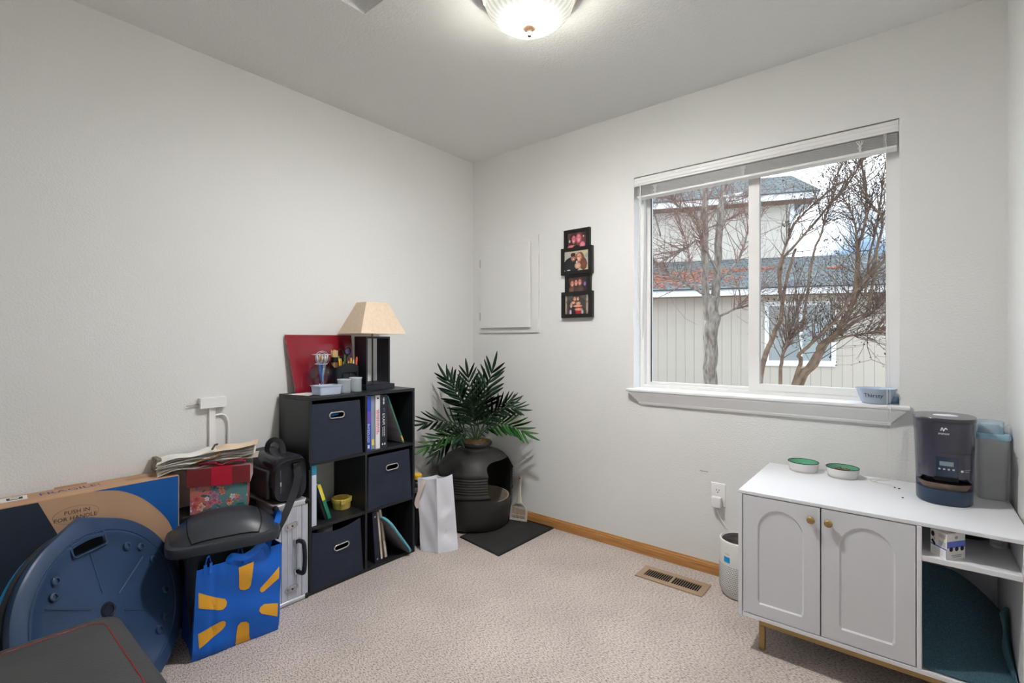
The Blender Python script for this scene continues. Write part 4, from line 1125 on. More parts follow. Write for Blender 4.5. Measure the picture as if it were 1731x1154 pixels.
for j in range(15):
    z = 0.028 + j * 0.0085
    for k in range(40):
        a = PI + PI * 1.0 * (k + .5 * (j % 2)) / 40
        r = (0.0909 if z > .045 else 0.0909 - (0.045 - z) * .22)
        c, s = math.cos(a), math.sin(a)
        p = Vector((AP[0] + r * c, AP[1] + r * s, z)); tg = Vector((-s, c, 0)) * 0.0020; up = Vector((0, 0, 0.0020))
        bm.faces.new([bm.verts.new(p + tg * math.cos(q) + up * math.sin(q)) for q in (0, PI / 3, 2 * PI / 3, PI, 4 * PI / 3, 5 * PI / 3)])
part('vent_holes', bm, m_dark, pu, kind='stuff', weld=False)
def pf(u, v, d=0.0006):
    a = math.radians(244) + u / 0.0905
    return (AP[0] + (0.0905 + d) * math.cos(a), AP[1] + (0.0905 + d) * math.sin(a), v)
part('energy_label', sheet(new(), lambda s, t: pf(-.012 + s * .030, .165 + t * .025), 6, 2, thick=0.0004), M('label_blue', (0, 140, 206), rough=0.4), pu)
text('levoit', 0.010, (0, 0, 0), (1, 0, 0), (0, 0, 1), M('logo_grey', (150, 146, 142), rough=0.5), pu, warp=lambda x, y: pf(x + .004, .203 + y))

# ------------------------------------------------------------------ cube bookcase
m_blk = M('black_laminate', (30, 32, 37), rough=0.42, var=0.08, vs=10)
SX0, SX1, SY0, SY1, SZ = 0.016, 0.304, -1.393, -0.779, 0.905
bk = thing('cube_bookcase', 'black six-cube bookcase standing against the left wall', 'bookcase', (0.16, -1.086, 0))
def bpart(n, lo, hi): return part(n, box(new(), lo, hi, bev=0.001, seg=1), m_blk, bk)
bpart('side_panel', (SX0, SY0, 0), (SX1, SY0 + .015, SZ - .0155)); bpart('side_panel', (SX0, SY1 - .015, 0), (SX1, SY1, SZ - .0155))
bpart('top_panel', (SX0, SY0, SZ - .015), (SX1, SY1, SZ))
bpart('bottom_panel', (SX0, SY0 + .0155, 0.0), (SX1, SY1 - .0155, .016))
for z in (.3015, .5985):
    for y0, y1 in ((SY0 + .0155, -1.0965), (-1.0825, SY1 - .0155)):
        bpart('shelf', (SX0, y0, z - .007), (SX1, y1, z + .007))
bpart('divider', (SX0, -1.096, .0165), (SX1, -1.083, SZ - .0155))
for y0, y1, z0, z1 in ((SY0 + .0155, -1.0965, .6065, .888), (-1.0825, SY1 - .0155, .6065, .888), (-1.0825, SY1 - .0155, .0165, .293), (-1.0825, SY1 - .0155, .31, .59), (SY0 + .0155, -1.0965, .0165, .293)):
    bpart('back_panel', (SX0, y0, z0), (SX0 + .003, y1, z1))
for x, z in ((0.05, .897), (.20, .897), (.05, .60), (.20, .60), (.05, .30)):
    part('screw_cap', tube(new(), [(x, SY0 + .001, z), (x, SY0 - .0008, z)], .004, 12), M('screw_cap_grey', (98, 94, 92), rough=0.5), bk)
R1, R2, R3 = .6060, .3090, .0165      # floor heights of the three rows
m_bin = M('navy_bin_fabric', (38, 45, 60), rough=0.9, var=0.10, vs=40, bump=0.25, bs=500)
m_ring = M('grommet_nickel', (214, 208, 204), rough=0.25, metal=0.9)
def fbin(label, y0, y1, z0, z1, gy, gz, xf=.300, tilt=0.0, sag=0.0, lean=0.0):
    t = thing('fabric_bin', label, 'storage bin', (.16, (y0 + y1) / 2, z0), group='fabric bins in the bookcase')
    ang = tilt
    def F(u, v, d):   # u along y, v height, d inward from the front
        w = (v - z0) / (z1 - z0)
        s = (u - y0) / (y1 - y0)
        zz = v - sag * w * math.sin(PI * s) + lean * (s - .5) * w
        yy = u + (0.010 * (s - .5) * (1 - w)) - .012 * w * s
        xx = xf - d - .004 * math.sin(PI * s) * w * 0 + .003 * math.sin(PI * s) * math.sin(PI * w)
        return (xx, yy, zz)
    def oval(u, v):
        uu, vv = (u - gy), (v - gz) - (u - gy) * ang
        hw, r = .026, .0135
        q = max(0.0, abs(uu) - hw)
        return q * q + vv * vv < r * r
    o_, i_ = star_ring((y0, y1, z0, z1), (gy, gz), oval, 80)
    bm = new(); ring_solid(bm, o_, i_, .004, 0.0, F)
    part('front', bm, m_bin, t, smooth=30)
    bm = new()
    def inn(k): return [(gy + (a - gy) * k, gz + (b - gz) * k) for a, b in i_]
    c = [Vector(F(a, b, -.002)) for a, b in i_]
    tube(bm, c, .0036, 8, closed=True)
    part('grommet', bm, m_ring, t, smooth=60)
    for lo, hi in (((.03, y0 + .002, z0), (xf - .0045, y0 + .006, z1 - .004)), ((.03, y1 - .012, z0), (xf - .0045, y1 - .008, z1 - .004)), ((.026, y0 + .002, z0), (.030, y1 - .008, z1 - .004)), ((.03, y0 + .0065, z0), (xf - .005, y1 - .0125, z0 + .004))):
        part('panel', box(new(), lo, hi), m_bin, t)
    return t
fbin('navy fabric bin in the top left cube with something blue inside', -1.375, -1.112, R1, .872, -1.247, .812)
fbin('navy fabric bin in the middle right cube', -1.073, -.803, R2, .574, -.926, .500)
fbin('navy fabric bin with sagging rim in the bottom left cube', -1.374, -1.110, R3, .282, -1.222, .190, sag=.022)
# things inside the bins seen through the handles or over the rim
bm = new(); tube(bm, [(.28, -1.29, .806), (.275, -1.25, .812), (.27, -1.225, .812)], [.008, .010, .006], 10)
single('blue_pouch', 'bright blue rolled item seen through the top left bin handle', 'pouch', bm, M('bright_blue', (36, 118, 190), rough=0.5), (.275, -1.25, .80), smooth=60)
bm = new(); tube(bm, [(.20, -1.25, .10), (.215, -1.265, .262)], [.035, .037], 16); 
single('tin_can', 'pale grey tin poking out of the bottom left bin', 'tin', bm, M('tin_grey', (170, 176, 182), rough=0.4), (.20, -1.25, .02), smooth=60)
bm = new(); box(bm, (.14, -1.355, .05), (.16, -1.30, .272))
single('red_booklet', 'red booklet edge poking out of the bottom left bin', 'book', bm, M('red_cover', (150, 40, 44), rough=0.6), (.15, -1.33, .021))

# books, top right cube
def book(name, label, y0, y1, z0, h, x0, x1, mat, lean=0.0, pages=True, group=None, cat='book', hard=True):
    """spine faces +x; lean = sideways shift of the top toward -y (rad)"""
    T = Matrix.Translation((0, y0, z0)) @ Matrix.Rotation(lean, 4, 'X')
    t = thing(name, label, cat, mat4=T, group=group)
    th = y1 - y0
    c = .0022
    bm = new()
    box(bm, (x0, 0, 0), (x1 - c, c, h)); box(bm, (x0, th - c, 0), (x1 - c, th, h)); box(bm, (x1 - c, 0, 0), (x1, th, h), bev=.0008, seg=1)
    part('cover', bm, mat, t, world=False, weld=False)
    if pages:
        bm = new(); box(bm, (x0 + .004, c, .004), (x1 - c - .0002, th - c, h - .004)); part('pages', bm, M('page_cream', (226, 220, 206), rough=0.9), t, world=False)
    return t
def spine_text(b, s, size, x, y, z, mat, sx=1.0):
    """text running down the spine (top of letters to +y)"""
    T = MW[b.name]
    o = T @ Vector((x + .0004, y, z))
    rt = (T.to_3x3() @ Vector((0, 0, -1))); up = (T.to_3x3() @ Vector((0, 1, 0)))
    return text(s, size, o, rt, up, mat, b, sx=sx)
def spine_patch(b, n, y0, y1, z0, z1, x, mat):
    bm = new(); box(bm, (x, y0, z0), (x + .0005, y1, z1)); return part(n, bm, mat, b, world=False)
def spine_dashes(b, y, z0, z1, h, x, mat, seed):
    """a line of print too small to read: a row of short strokes down the spine"""
    r = random.Random(seed); z = z1
    bm = new()
    while z > z0:
        w = r.uniform(.003, .008)
        box(bm, (x, y - h / 2, max(z0, z - w)), (x + .0004, y + h / 2, z)); z -= w + .0022
    return part('fine_print', bm, mat, b, world=False)
XB = .285
b1 = book('textbook', 'blue physiology textbook, leftmost in the top right cube', -1.0785, -1.0475, R1, .279, .06, XB, M('blue_cover', (44, 74, 176), rough=0.4))
spine_patch(b1, 'violet_band', .001, .030, .14, .20, XB, M('violet_ink', (98, 76, 176), rough=0.4))
spine_text(b1, 'PHYSIOLOGY', .020, XB, .013, .088, m_wink, sx=.80)
spine_patch(b1, 'publisher_mark', .010, .021, .010, .028, XB, m_wink)
b2 = book('textbook', 'slim grey book with yellow sticker in the top right cube', -1.0455, -1.0225, R1, .276, .08, XB - .004, M('grey_cover', (128, 140, 156), rough=0.45))
spine_patch(b2, 'sticker', .004, .019, .022, .052, XB - .004, M('yellow_sticker', (226, 206, 90), rough=0.5))
b3 = book('textbook', 'white book with red spine lettering in the top right cube', -1.0210, -.9935, R1, .278, .06, XB, M('white_cover', (226, 224, 228), rough=0.4))
m_red = M('red_ink', (206, 60, 70), rough=0.5)
spine_dashes(b3, .018, .085, .205, .0055, XB, m_red, 1); spine_dashes(b3, .009, .075, .200, .0050, XB, m_red, 2)
spine_patch(b3, 'mark', .008, .020, .258, .266, XB, m_ink)
b4 = book('textbook', 'thick black EXAM study book in the top right cube', -.9920, -.9500, R1, .277, .06, XB, M('charcoal_cover', (36, 40, 48), rough=0.4))
spine_text(b4, 'EXAM', .023, XB, .020, .150, m_wink)
spine_text(b4, 'PT', .020, XB, .020, .196, M('faded_ink', (110, 118, 128), rough=0.5)); spine_dashes(b4, .021, .228, .262, .009, XB, m_wink, 3)
spine_dashes(b4, .025, .060, .110, .004, XB, m_wink, 4); spine_dashes(b4, .016, .060, .108, .004, XB, m_wink, 5)
for y in (.010, .024): spine_patch(b4, 'publisher_mark', y, y + .008, .014, .024, XB, m_wink)
lb = math.atan2(.105, .262)
b5 = book('notebook', 'green edged notebook leaning right in the top right cube', -.8390, -.8290, R1 + .0008, .285, .06, XB - .006, M('green_cover', (74, 116, 84), rough=0.45, col2=(34, 92, 104), vs=9), lean=lb)
bm = new(); box(bm, (.064, -.0012, .004), (XB - .012, -.0002, .275)); part('cover_sheet', bm, M('lined_cover', (168, 160, 172), rough=0.6, col2=(196, 190, 196), vs=4, stretch=(.3, 1, 22)), b5, world=False)
spine_patch(b5, 'yellow_band', .001, .009, .012, .045, XB - .006, M('yellow_ink', (220, 176, 70), rough=0.5)); spine_patch(b5, 'teal_band', .001, .009, .235, .280, XB - .006, M('teal_ink', (22, 104, 112), rough=0.5))
# middle left cube
b6 = book('binder', 'white binder with teal spine top in the middle left cube', -1.3745, -1.3485, R2, .2815, .05, .292, M('pale_binder', (206, 214, 228), rough=0.4))
spine_patch(b6, 'teal_band', .0005, .0255, .236, .281, .292, M('teal_band_ink', (38, 134, 170), rough=0.4))
l1 = math.atan2(.055, .17)
b7 = book('textbook', 'black book leaning left in the middle left cube', -1.289, -1.276, R2 + .0006, .182, .08, .262, M('black_cover', (20, 22, 28), rough=0.4), lean=l1)
b8 = book('textbook', 'green and yellow book leaning on the black book', -1.2745, -1.2575, R2 + .0006, .185, .08, .266, M('deep_green_cover', (26, 116, 92), rough=0.4), lean=l1)
spine_patch(b8, 'yellow_band', .0005, .0165, .100, .184, .266, M('yellow_cover_ink', (232, 206, 62), rough=0.45))
spine_patch(b8, 'pale_band', .0002, .004, .125, .160, .2664, m_wink)
yt = thing('yellow_tub', 'yellow round tub on the middle left shelf', 'tub', (.165, -1.142, R2))
T = Matrix.Translation((.165, -1.142, R2 - .0003))
m_yel = M('yellow_plastic', (206, 182, 92), rough=0.5, var=0.05)
bm = new(); lathe(bm, [(.0, .0), (.040, .0), (.043, .003), (.045, .036), (.050, .036), (.0505, .054), (.047, .055), (.045, .050), (.043, .010), (0, .006)], 44, T); part('body', bm, m_yel, yt, smooth=40)
bm = new(); box(bm, (.205, -1.176, R2 + .030), (.216, -1.150, R2 + .053), bev=.003); part('pull_tab', bm, m_yel, yt)
# bottom right cube
bm = new(); box(bm, (.10, -1.0745, R3), (.283, -1.071, R3 + .215), bev=.001); single('brown_folder', 'tall brown card folder at the left of the bottom right cube', 'folder', bm, M('kraft_card', (150, 112, 86), rough=0.8), (.19, -1.073, R3))
bm = new(); box(bm, (.10, -1.0695, R3), (.270, -1.0645, R3 + .150), bev=.001); single('pink_folder', 'short pinkish folder in the bottom right cube', 'folder', bm, M('pink_card', (176, 140, 122), rough=0.8), (.19, -1.067, R3))
lb = math.atan2(.018, .27)
b9 = book('binder', 'navy riveted binder in the bottom right cube', -1.0280, -1.0010, R3 + .0005, .268, .05, .292, M('navy_binder', (26, 32, 48), rough=0.4), lean=lb)
for z in (.020, .242):
    bm = new(); tube(bm, [(.292, .014, z), (.2935, .014, z)], .0045, 12); part('rivet', bm, m_metal, b9, world=False)
def spiral(label, y0, h, x1, lean, m):
    T = Matrix.Translation((0, y0, R3 + .0006)) @ Matrix.Rotation(lean, 4, 'X')
    t = thing('spiral_notebook', label, 'notebook', mat4=T, group='spiral notebooks in the bookcase')
    bm = new(); box(bm, (.08, 0, 0), (x1, .010, h)); part('pages', bm, M('page_cream', (226, 220, 206)), t, world=False)
    bm = new(); box(bm, (.078, -.002, 0), (x1 + .001, -.0002, h)); part('cover', bm, m, t, world=False)
    bm = new(); box(bm, (.078, .0102, 0), (x1 + .001, .0118, h)); part('cover', bm, m, t, world=False)
    bm = new()
    for k in range(int(h / .008) - 1):
        z = .008 + k * .008
        tube(bm, [(x1 + .001 + .006 * math.cos(a), .005 + .0085 * math.sin(a), z) for a in [2 * PI * q / 10 for q in range(10)]], .0009, 4, closed=True)
    part('wire_spiral', bm, M('coil_wire', (196, 188, 178), rough=0.3, metal=0.8), t, world=False)
spiral('spiral notebook with tan cover next to the navy binder', -.978, .255, .272, math.atan2(.025, .25), M('tan_card', (172, 146, 122), rough=0.8))
spiral('spiral notebook with pale cover leaning beside the tan one', -.950, .262, .270, math.atan2(.038, .26), M('pale_card', (190, 178, 164), rough=0.8))
# laptop sleeve leaning right
la = math.atan2(.17, .24)
ls = thing('laptop_sleeve', 'grey laptop sleeve with turquoise edge leaning in the bottom right cube', 'laptop sleeve', mat4=Matrix.Translation((0, -.8125, R3 + .002)) @ Matrix.Rotation(la, 4, 'X'))
out = rrect(.05, .334, .0, .275, .045, 6)
bm = new(); prism(bm, [(x, z) for x, z in out], -.018, 0.0, Matrix(((1, 0, 0, 0), (0, 0, 1, 0), (0, 1, 0, 0), (0, 0, 0, 1))))
part('body', bm, M('grey_felt', (118, 116, 122), rough=0.9, var=0.08, vs=50, bump=0.2, bs=400), ls, world=False, smooth=40)
bm = new(); tube(bm, [(x, -.009, z) for x, z in rrect(.047, .337, -.000, .277, .047, 6)], .0062, 8, closed=True)
part('zip_edge', bm, M('turquoise_trim', (96, 186, 200), rough=0.5), ls, world=False, smooth=60)

# ------------------------------------------------------------------ on top of the bookcase
# table lamp
tl = thing('table_lamp', 'table lamp with cream pyramid shade and dark open-box base', 'lamp', (.135, -.895, SZ))
m_ebon = M('ebony_wood', (34, 38, 46), rough=0.4, var=0.08)
lx, ly = .135, -.936
part('foot', box(new(), (lx - .070, ly - .090, SZ), (lx + .075, ly + .092, SZ + .026), bev=.001), m_ebon, tl)
for lo, hi in (((lx - .055, ly - .077, SZ + .0262), (lx + .055, ly - .067, SZ + .285)), ((lx - .055, ly + .067, SZ + .0262), (lx + .055, ly + .077, SZ + .285)), ((lx - .055, ly - .0668, SZ + .275), (lx + .055, ly + .0668, SZ + .285)), ((lx - .055, ly - .0668, SZ + .0262), (lx + .055, ly + .0668, SZ + .036))):
    part('box_frame', box(new(), lo, hi, bev=.0008, seg=1), m_ebon, tl)
part('stem', tube(new(), [(lx, ly, SZ + .036), (lx, ly, SZ + .31)], .0042, 10), M('dark_stem', (60, 50, 46), rough=0.35, metal=0.5), tl, smooth=60)
part('riser', tube(new(), [(lx, ly, SZ + .285), (lx, ly, SZ + .44)], .006, 10), m_nick, tl, smooth=60)
def sq(h, z): return [(lx - h[0], ly - h[1], z), (lx + h[0], ly - h[1], z), (lx + h[0], ly + h[1], z), (lx - h[0], ly + h[1], z)]
bm = new(); loft(bm, [sq((.110, .145), SZ + .300), sq((.046, .070), SZ + .470), sq((.044, .068), SZ + .470), sq((.107, .142), SZ + .301), sq((.110, .145), SZ + .300)], cap0=False, cap1=False)
part('lamp_shade', bm, M('cream_linen', (220, 200, 176), rough=0.85, var=0.05, vs=60, bump=0.2, bs=600), tl)
bm = new()
for s in (-1, 1): tube(bm, [(lx, ly, SZ + .43), (lx, ly + s * .075, SZ + .43)], .0015, 6)
part('spider', bm, m_nick, tl)
# red panel
rp_ = thing('red_board', 'glossy dark red board leaning on the wall behind the vase', 'board', (.05, -1.19, SZ))
bm = new()
q0, q1 = Vector((.050, 0, SZ)), Vector((.012, 0, SZ + .292))
ys = ((-1.328, -.985), (-1.364, -.995))
ring = lambda dx: [(q0.x + dx, ys[0][0], q0.z), (q0.x + dx, ys[0][1], q0.z), (q1.x + dx, ys[1][1], q1.z), (q1.x + dx, ys[1][0], q1.z)]
loft(bm, [ring(0), ring(.007)])
part('face', bm, M('red_lacquer', (136, 22, 36), rough=0.22, var=0.08, vs=4, coat=0.4), rp_)
# paper on the top
bm = new(); loft(bm, [[(.075, -1.378, z), (.225, -1.352, z), (.150, -1.262, z), (.075, -1.28, z)] for z in (SZ + .0003, SZ + .0012)])
single('paper_sheet', 'white paper sheet lying on the bookcase top', 'paper', bm, m_paper, (.13, -1.31, SZ))
# glass vase with brushes
VC = (.125, -1.232)
m_glass = glass_mat('clear_glass', (246, 248, 250), 0.955, 0.03)
gv = thing('glass_vase', 'clear bellied glass vase holding brushes', 'vase', (VC[0], VC[1], SZ))
T = Matrix.Translation((VC[0], VC[1], SZ))
vp = [(.022, 0.0), (.024, .004), (.022, .012), (.030, .030), (.050, .066), (.060, .096), (.058, .116), (.046, .134), (.029, .142), (.028, .147), (.034, .170), (.046, .192)]
bm = new(); lathe(bm, vp + [(r - .0025, z) for r, z in vp[::-1][:-2]] + [(.0, .014)], 48, T)
part('body', bm, m_glass, gv, smooth=60)
bm = new(); tube(bm, [(VC[0] + .0455 * math.cos(a), VC[1] + .0455 * math.sin(a), SZ + .192) for a in [2 * PI * k / 40 for k in range(40)]], .0012, 6, closed=True); part('rim', bm, M('rim_glass', (214, 220, 226), rough=0.1), gv, smooth=60)
bm = new(); tube(bm, [(VC[0] + .0285 * math.cos(a), VC[1] + .0285 * math.sin(a), SZ + .145) for a in [2 * PI * k / 40 for k in range(40)]], .0022, 6, closed=True); part('neck_ring', bm, M('rim_glass', (214, 220, 226)), gv, smooth=60)
rb = random.Random(4)
looks = ['blue handled brush with white bristles, leftmost in the vase', 'blue handled brush with cream bristles standing upright in the vase', 'pale handled brush at the middle of the vase', 'clear handled brush leaning right in the vase', 'blue brush at the back of the vase', 'grey handled brush at the right of the vase']
for k, lab in enumerate(looks):
    dy = (-.030, -.013, .002, .014, .020, .032)[k]; dx = (.01, .015, -.012, .012, -.015, .004)[k]
    t = thing('paint_brush', lab, 'brush', (VC[0], VC[1], SZ + .02), group='brushes in the glass vase')
    p0 = Vector((VC[0] - dx * .3 + .004, VC[1] + dy * -.25 + .002, SZ + .018)); p1 = Vector((VC[0] + dx, VC[1] + dy * .72, SZ + .150)); d = (p1 - p0).normalized()
    hc = ((40, 104, 186), (48, 110, 190), (150, 176, 206), (178, 190, 204), (52, 100, 170), (150, 150, 156))[k]
    part('handle', tube(new(), [p0, p1], [.0042, .0034], 8), M('brush_handle_%d' % k, hc, rough=0.35), t, smooth=60)
    part('ferrule', tube(new(), [p1, p1 + d * .014], [.0036, .004], 8), m_metal, t, smooth=60)
    part('bristles', tube(new(), [p1 + d * .014, p1 + d * .028, p1 + d * (.040 + .006 * rb.random())], [.004, .0058, .0018], 8), M('bristle_white', (226, 222, 218), rough=0.8) if k != 1 else M('bristle_amber', (214, 150, 70), rough=0.8), t, smooth=60)
# wire disc (whisk) behind the vase
bm = new(); cw = Vector((.062, -1.190, SZ + .170))
for r in (.038, .030, .020):
    tube(bm, [(cw.x - .10 * (r * math.sin(a)), cw.y + r * math.cos(a), cw.z + r * math.sin(a)) for a in [2 * PI * k / 40 for k in range(40)]], .0013, 6, closed=True)
tube(bm, [(.066, -1.19, SZ + .134), (.075, -1.19, SZ + .001)], .002, 6)
single('wire_whisk', 'round white wire stand behind the glass vase', 'stand', bm, M('white_wire', (216, 216, 220), rough=0.4), (.075, -1.19, SZ), smooth=60)
# pen holder
PC = (.120, -1.101)
ph = thing('pen_holder', 'black mesh desk holder full of pencils and scissors', 'pen holder', (PC[0], PC[1], SZ))
m_mesh = M('black_mesh', (26, 28, 34), rough=0.5, var=0.2, vs=900, bump=0.4, bs=900)
def hp(k, z): return [(PC[0] + x, PC[1] + y, SZ + z) for x, y in superellipse(.052 * k, .068 * k, 40, 4)]
def hp2(k, f): return [(PC[0] + x, PC[1] + y, SZ + f(x, y)) for x, y in superellipse(.052 * k, .068 * k, 40, 4)]
top = lambda x, y: .118 + .028 * max(0, 1 - (y / .072) ** 2) - (.0 if x > 0 else -.012)
bm = new(); loft(bm, [hp(1, 0.0), hp(1, .06), hp2(1, top), hp2(.96, top), hp(.96, .06), hp(.96, .004)])
part('body', bm, m_mesh, ph, smooth=40)
bm = new(); pr_ = [(PC[0] + .0545, PC[1] + y, SZ + z) for y, z in rrect(-.040, .040, .050, .098, .016, 5)]; tube(bm, pr_, .0035, 6, closed=True)
tube(bm, [(PC[0] + .0545, PC[1], SZ + .050), (PC[0] + .0545, PC[1], SZ + .098)], .0025, 6)
part('front_clip', bm, m_black, ph, smooth=60)
def stick(name, label, cat, y, x, h, r, body, tip=None, tipc=None, tilt=(0, 0), group='pens in the black holder'):
    t = thing(name, label, cat, (PC[0] + x, PC[1] + y, SZ + .006), group=group)
    p0 = Vector((PC[0] + x * .6, PC[1] + y * .8, SZ + .006)); p1 = Vector((PC[0] + x + tilt[0], PC[1] + y + tilt[1], SZ + h)); d = (p1 - p0).normalized()
    part('barrel', tube(new(), [p0, p1], r, 8), body, t, smooth=50)
    if tip: part('end', tube(new(), [p1, p1 + d * tip], [r * 1.02, r * .5], 8), tipc, t, smooth=50)
m_pw2 = M('pencil_wood', (224, 190, 140), rough=0.7); m_pk = M('eraser_pink', (226, 150, 150), rough=0.8)
stick('pencil', 'yellow pencil with green band at the left of the black holder', 'pencil', -.030, .025, .170, .0045, M('pencil_yellow', (232, 188, 40), rough=0.4), .012, M('pencil_green', (90, 170, 60), rough=0.4), (.0, -.014))
stick('pencil', 'second yellow pencil leaning left in the black holder', 'pencil', -.018, .020, .160, .004, M('pencil_orange', (240, 160, 40), rough=0.4), .010, m_metal, (.0, -.012))
stick('marker', 'green marker standing in the middle of the black holder', 'marker', -.004, .010, .180, .0045, M('marker_green', (58, 120, 60), rough=0.4), .010, M('marker_green', (58, 120, 60)), (.0, .002))
stick('pencil', 'short pencil with pink eraser in the black holder', 'pencil', .008, .030, .150, .0042, m_pw2, .008, m_pk)
stick('pencil', 'yellow pencil with black rings right of centre in the black holder', 'pencil', .022, .020, .172, .0048, M('pencil_yellow', (232, 188, 40)), .012, m_ink, (.0, .008))
stick('pen', 'white pen in the right of the black holder', 'pen', .044, .025, .158, .0042, m_white, .010, m_metal, (.0, -.004))
stick('marker', 'orange highlighter at the right edge of the black holder', 'marker', .056, .030, .165, .0058, M('marker_orange', (236, 104, 52), rough=0.4), .012, M('marker_orange', (236, 104, 52)), (.0, .0))
sk = thing('stick_bundle', 'bundle of pale wooden sticks with black band in the holder', 'sticks', (PC[0] - .02, PC[1] - .05, SZ))
bm = new()
for k in range(22):
    a, q = rb.uniform(0, 2 * PI), .014 * math.sqrt(rb.random())
    x, y = PC[0] - .015 + q * math.cos(a), PC[1] - .042 + q * math.sin(a)
    tube(bm, [(x, y, SZ + .006), (x, y - .004 + (y - PC[1] + .042) * .5, SZ + .212 + rb.uniform(-.004, .004))], .0022, 5)
part('sticks', bm, m_pw2, sk)
bm = new(); lathe(bm, [(.0195, 0), (.0202, .01), (.0195, .026)], 24, Matrix.Translation((PC[0] - .015, PC[1] - .044, SZ + .15)), cap0=False, cap1=False); part('band', bm, m_black, sk, smooth=50)
sc_ = thing('scissors', 'black handled scissors standing in the black holder', 'scissors', (PC[0] - .01, PC[1] + .005, SZ))
for k, (cy, cz, ry, rz_, mt) in enumerate(((-.012, .196, .015, .020, m_black), (.030, .208, .017, .021, m_black))):
    bm = new(); tube(bm, [(PC[0] - .012, PC[1] + cy + ry * math.cos(a), SZ + cz + rz_ * math.sin(a)) for a in [2 * PI * q / 24 for q in range(24)]], .0034, 8, closed=True)
    tube(bm, [(PC[0] - .012, PC[1] + cy, SZ + cz - rz_), (PC[0] - .012, PC[1] + .008, SZ + .150)], .004, 8)
    h_ = part('handle', bm, mt, sc_, smooth=60)
    if k: part('grip_pad', lathe(new(), [(0.0, -.001), (.013, -.001), (.013, .001), (0, .001)], 20, Matrix.Translation((PC[0] - .012, PC[1] + cy, SZ + cz - .003)) @ Matrix.Rotation(PI / 2, 4, 'Y')), M('violet_grip', (122, 92, 160), rough=0.5), h_)
part('blade', box(new(), (PC[0] - .0135, PC[1] + .002, SZ + .02), (PC[0] - .0105, PC[1] + .014, SZ + .152)), m_metal, sc_)
# plastic tub
pt = thing('plastic_tub', 'frosted rectangular plastic tub at the bookcase front edge', 'tub', (.215, -1.235, SZ))
m_fro = translucent_plastic('frosted_tub', (206, 216, 232), 0.35, 0.3)
def rr3(h, w, z, r): return [(.228 + x, -1.262 + y, SZ + z) for x, y in rrect(-h, h, -w, w, r, 5)]
bm = new(); loft(bm, [rr3(.036, .052, 0.0, .012), rr3(.040, .056, .002, .012), rr3(.044, .060, .042, .012), rr3(.048, .064, .043, .013), rr3(.048, .064, .046, .013), rr3(.042, .058, .046, .012), rr3(.038, .054, .004, .011)])
part('body', bm, m_fro, pt, smooth=40)
# glass jars
def jar(label, c, r, h):
    t = thing('glass_jar', label, 'jar', (c[0], c[1], SZ), group='small glass jars on the bookcase')
    T = Matrix.Translation((c[0], c[1], SZ))
    bm = new(); lathe(bm, [(r * .94, 0), (r, .003), (r, h * .86), (r * 1.06, h * .90), (r * 1.06, h), (r * .98, h), (r * .93, h * .84), (r * .93, .006), (0, .006)], 40, T); part('body', bm, translucent_plastic('jar_glass', (214, 222, 226), 0.62, 0.10), t, smooth=50)
    bm = new(); tube(bm, [(c[0] + r * 1.05 * math.cos(a), c[1] + r * 1.05 * math.sin(a), SZ + h) for a in [2 * PI * k / 36 for k in range(36)]], .0014, 6, closed=True); part('rim', bm, M('rim_glass', (214, 220, 226)), t, smooth=60)
jar('small clear glass jar next to the plastic tub', (.228, -1.166), .032, .068)
jar('small clear glass jar in front of the lamp foot', (.216, -1.094), .031, .072)

# ------------------------------------------------------------------ cardboard box along the left wall
tv = thing('cardboard_box', 'long flat cardboard box with blue print lettered FRAGILE against the wall', 'box', (.085, -2.35, 0))
m_kraft = M('cardboard', (186, 150, 120), rough=0.85, var=0.06, vs=8, bump=0.1, bs=60)
BX, BZ = .155, .627
part('carton', box(new(), (.016, -2.90, 0), (BX, -1.858, BZ), bev=.002, seg=1), m_kraft, tv)
fx = lambda u, v, d: (BX + .0006, u, v)
def arcpts(pts, n=5): return [tuple(p[:2]) for p in smooth_path([(a, b, 0, 0) for a, b in pts], n)]
m_navy = M('navy_print', (36, 46, 60), rough=0.7, var=0.05); m_pblue = M('blue_print', (18, 84, 158), rough=0.6, var=0.05)
poly_print('dark_print', [(-2.9, .622), (-2.268, .622), (-2.10, .20), (-2.10, .06), (-2.9, .06)], fx, m_navy, tv)
arc = arcpts([(-2.125, .6255), (-2.053, .611), (-1.99, .573), (-1.94, .520), (-1.895, .452), (-1.865, .36)])
poly_print('blue_print', [(-1.862, .6255)] + arc[:1] + arc[1:] + [(-1.862, .30)], fx, m_pblue, tv)
m_bink = M('brown_ink', (56, 44, 40), rough=0.7)
text('PUSH IN', .019, (BX + .0005, -2.168, .566), (0, 1, 0), (0, 0, 1), m_bink, tv); text('FOR HANDLE', .019, (BX + .0005, -2.172, .545), (0, 1, 0), (0, 0, 1), m_bink, tv)
part('handle_perforation', tube(new(), [(BX + .0002, -2.170 + .062 * math.cos(a), .555 + .030 * math.sin(a)) for a in [2 * PI * k / 40 for k in range(40)]], .0006, 4, closed=True), M('perforation_brown', (140, 106, 82), rough=0.9), tv)
text('FRAGILE!', .052, (.072, -2.172, BZ + .0005), (0, 1, 0), (-1, 0, 0), M('violet_blue_ink', (70, 78, 140), rough=0.7), tv, sx=.82)
poly_print('white_label', [(.092, -2.90), (.094, -2.286), (.034, -2.282), (.030, -2.90)], lambda u, v, d: (u, v, BZ + .0005), m_paper, tv)
poly_print('label_frame', [(.078, -2.335), (.080, -2.297), (.046, -2.294), (.044, -2.335)], lambda u, v, d: (u, v, BZ + .0010), m_navy, tv)
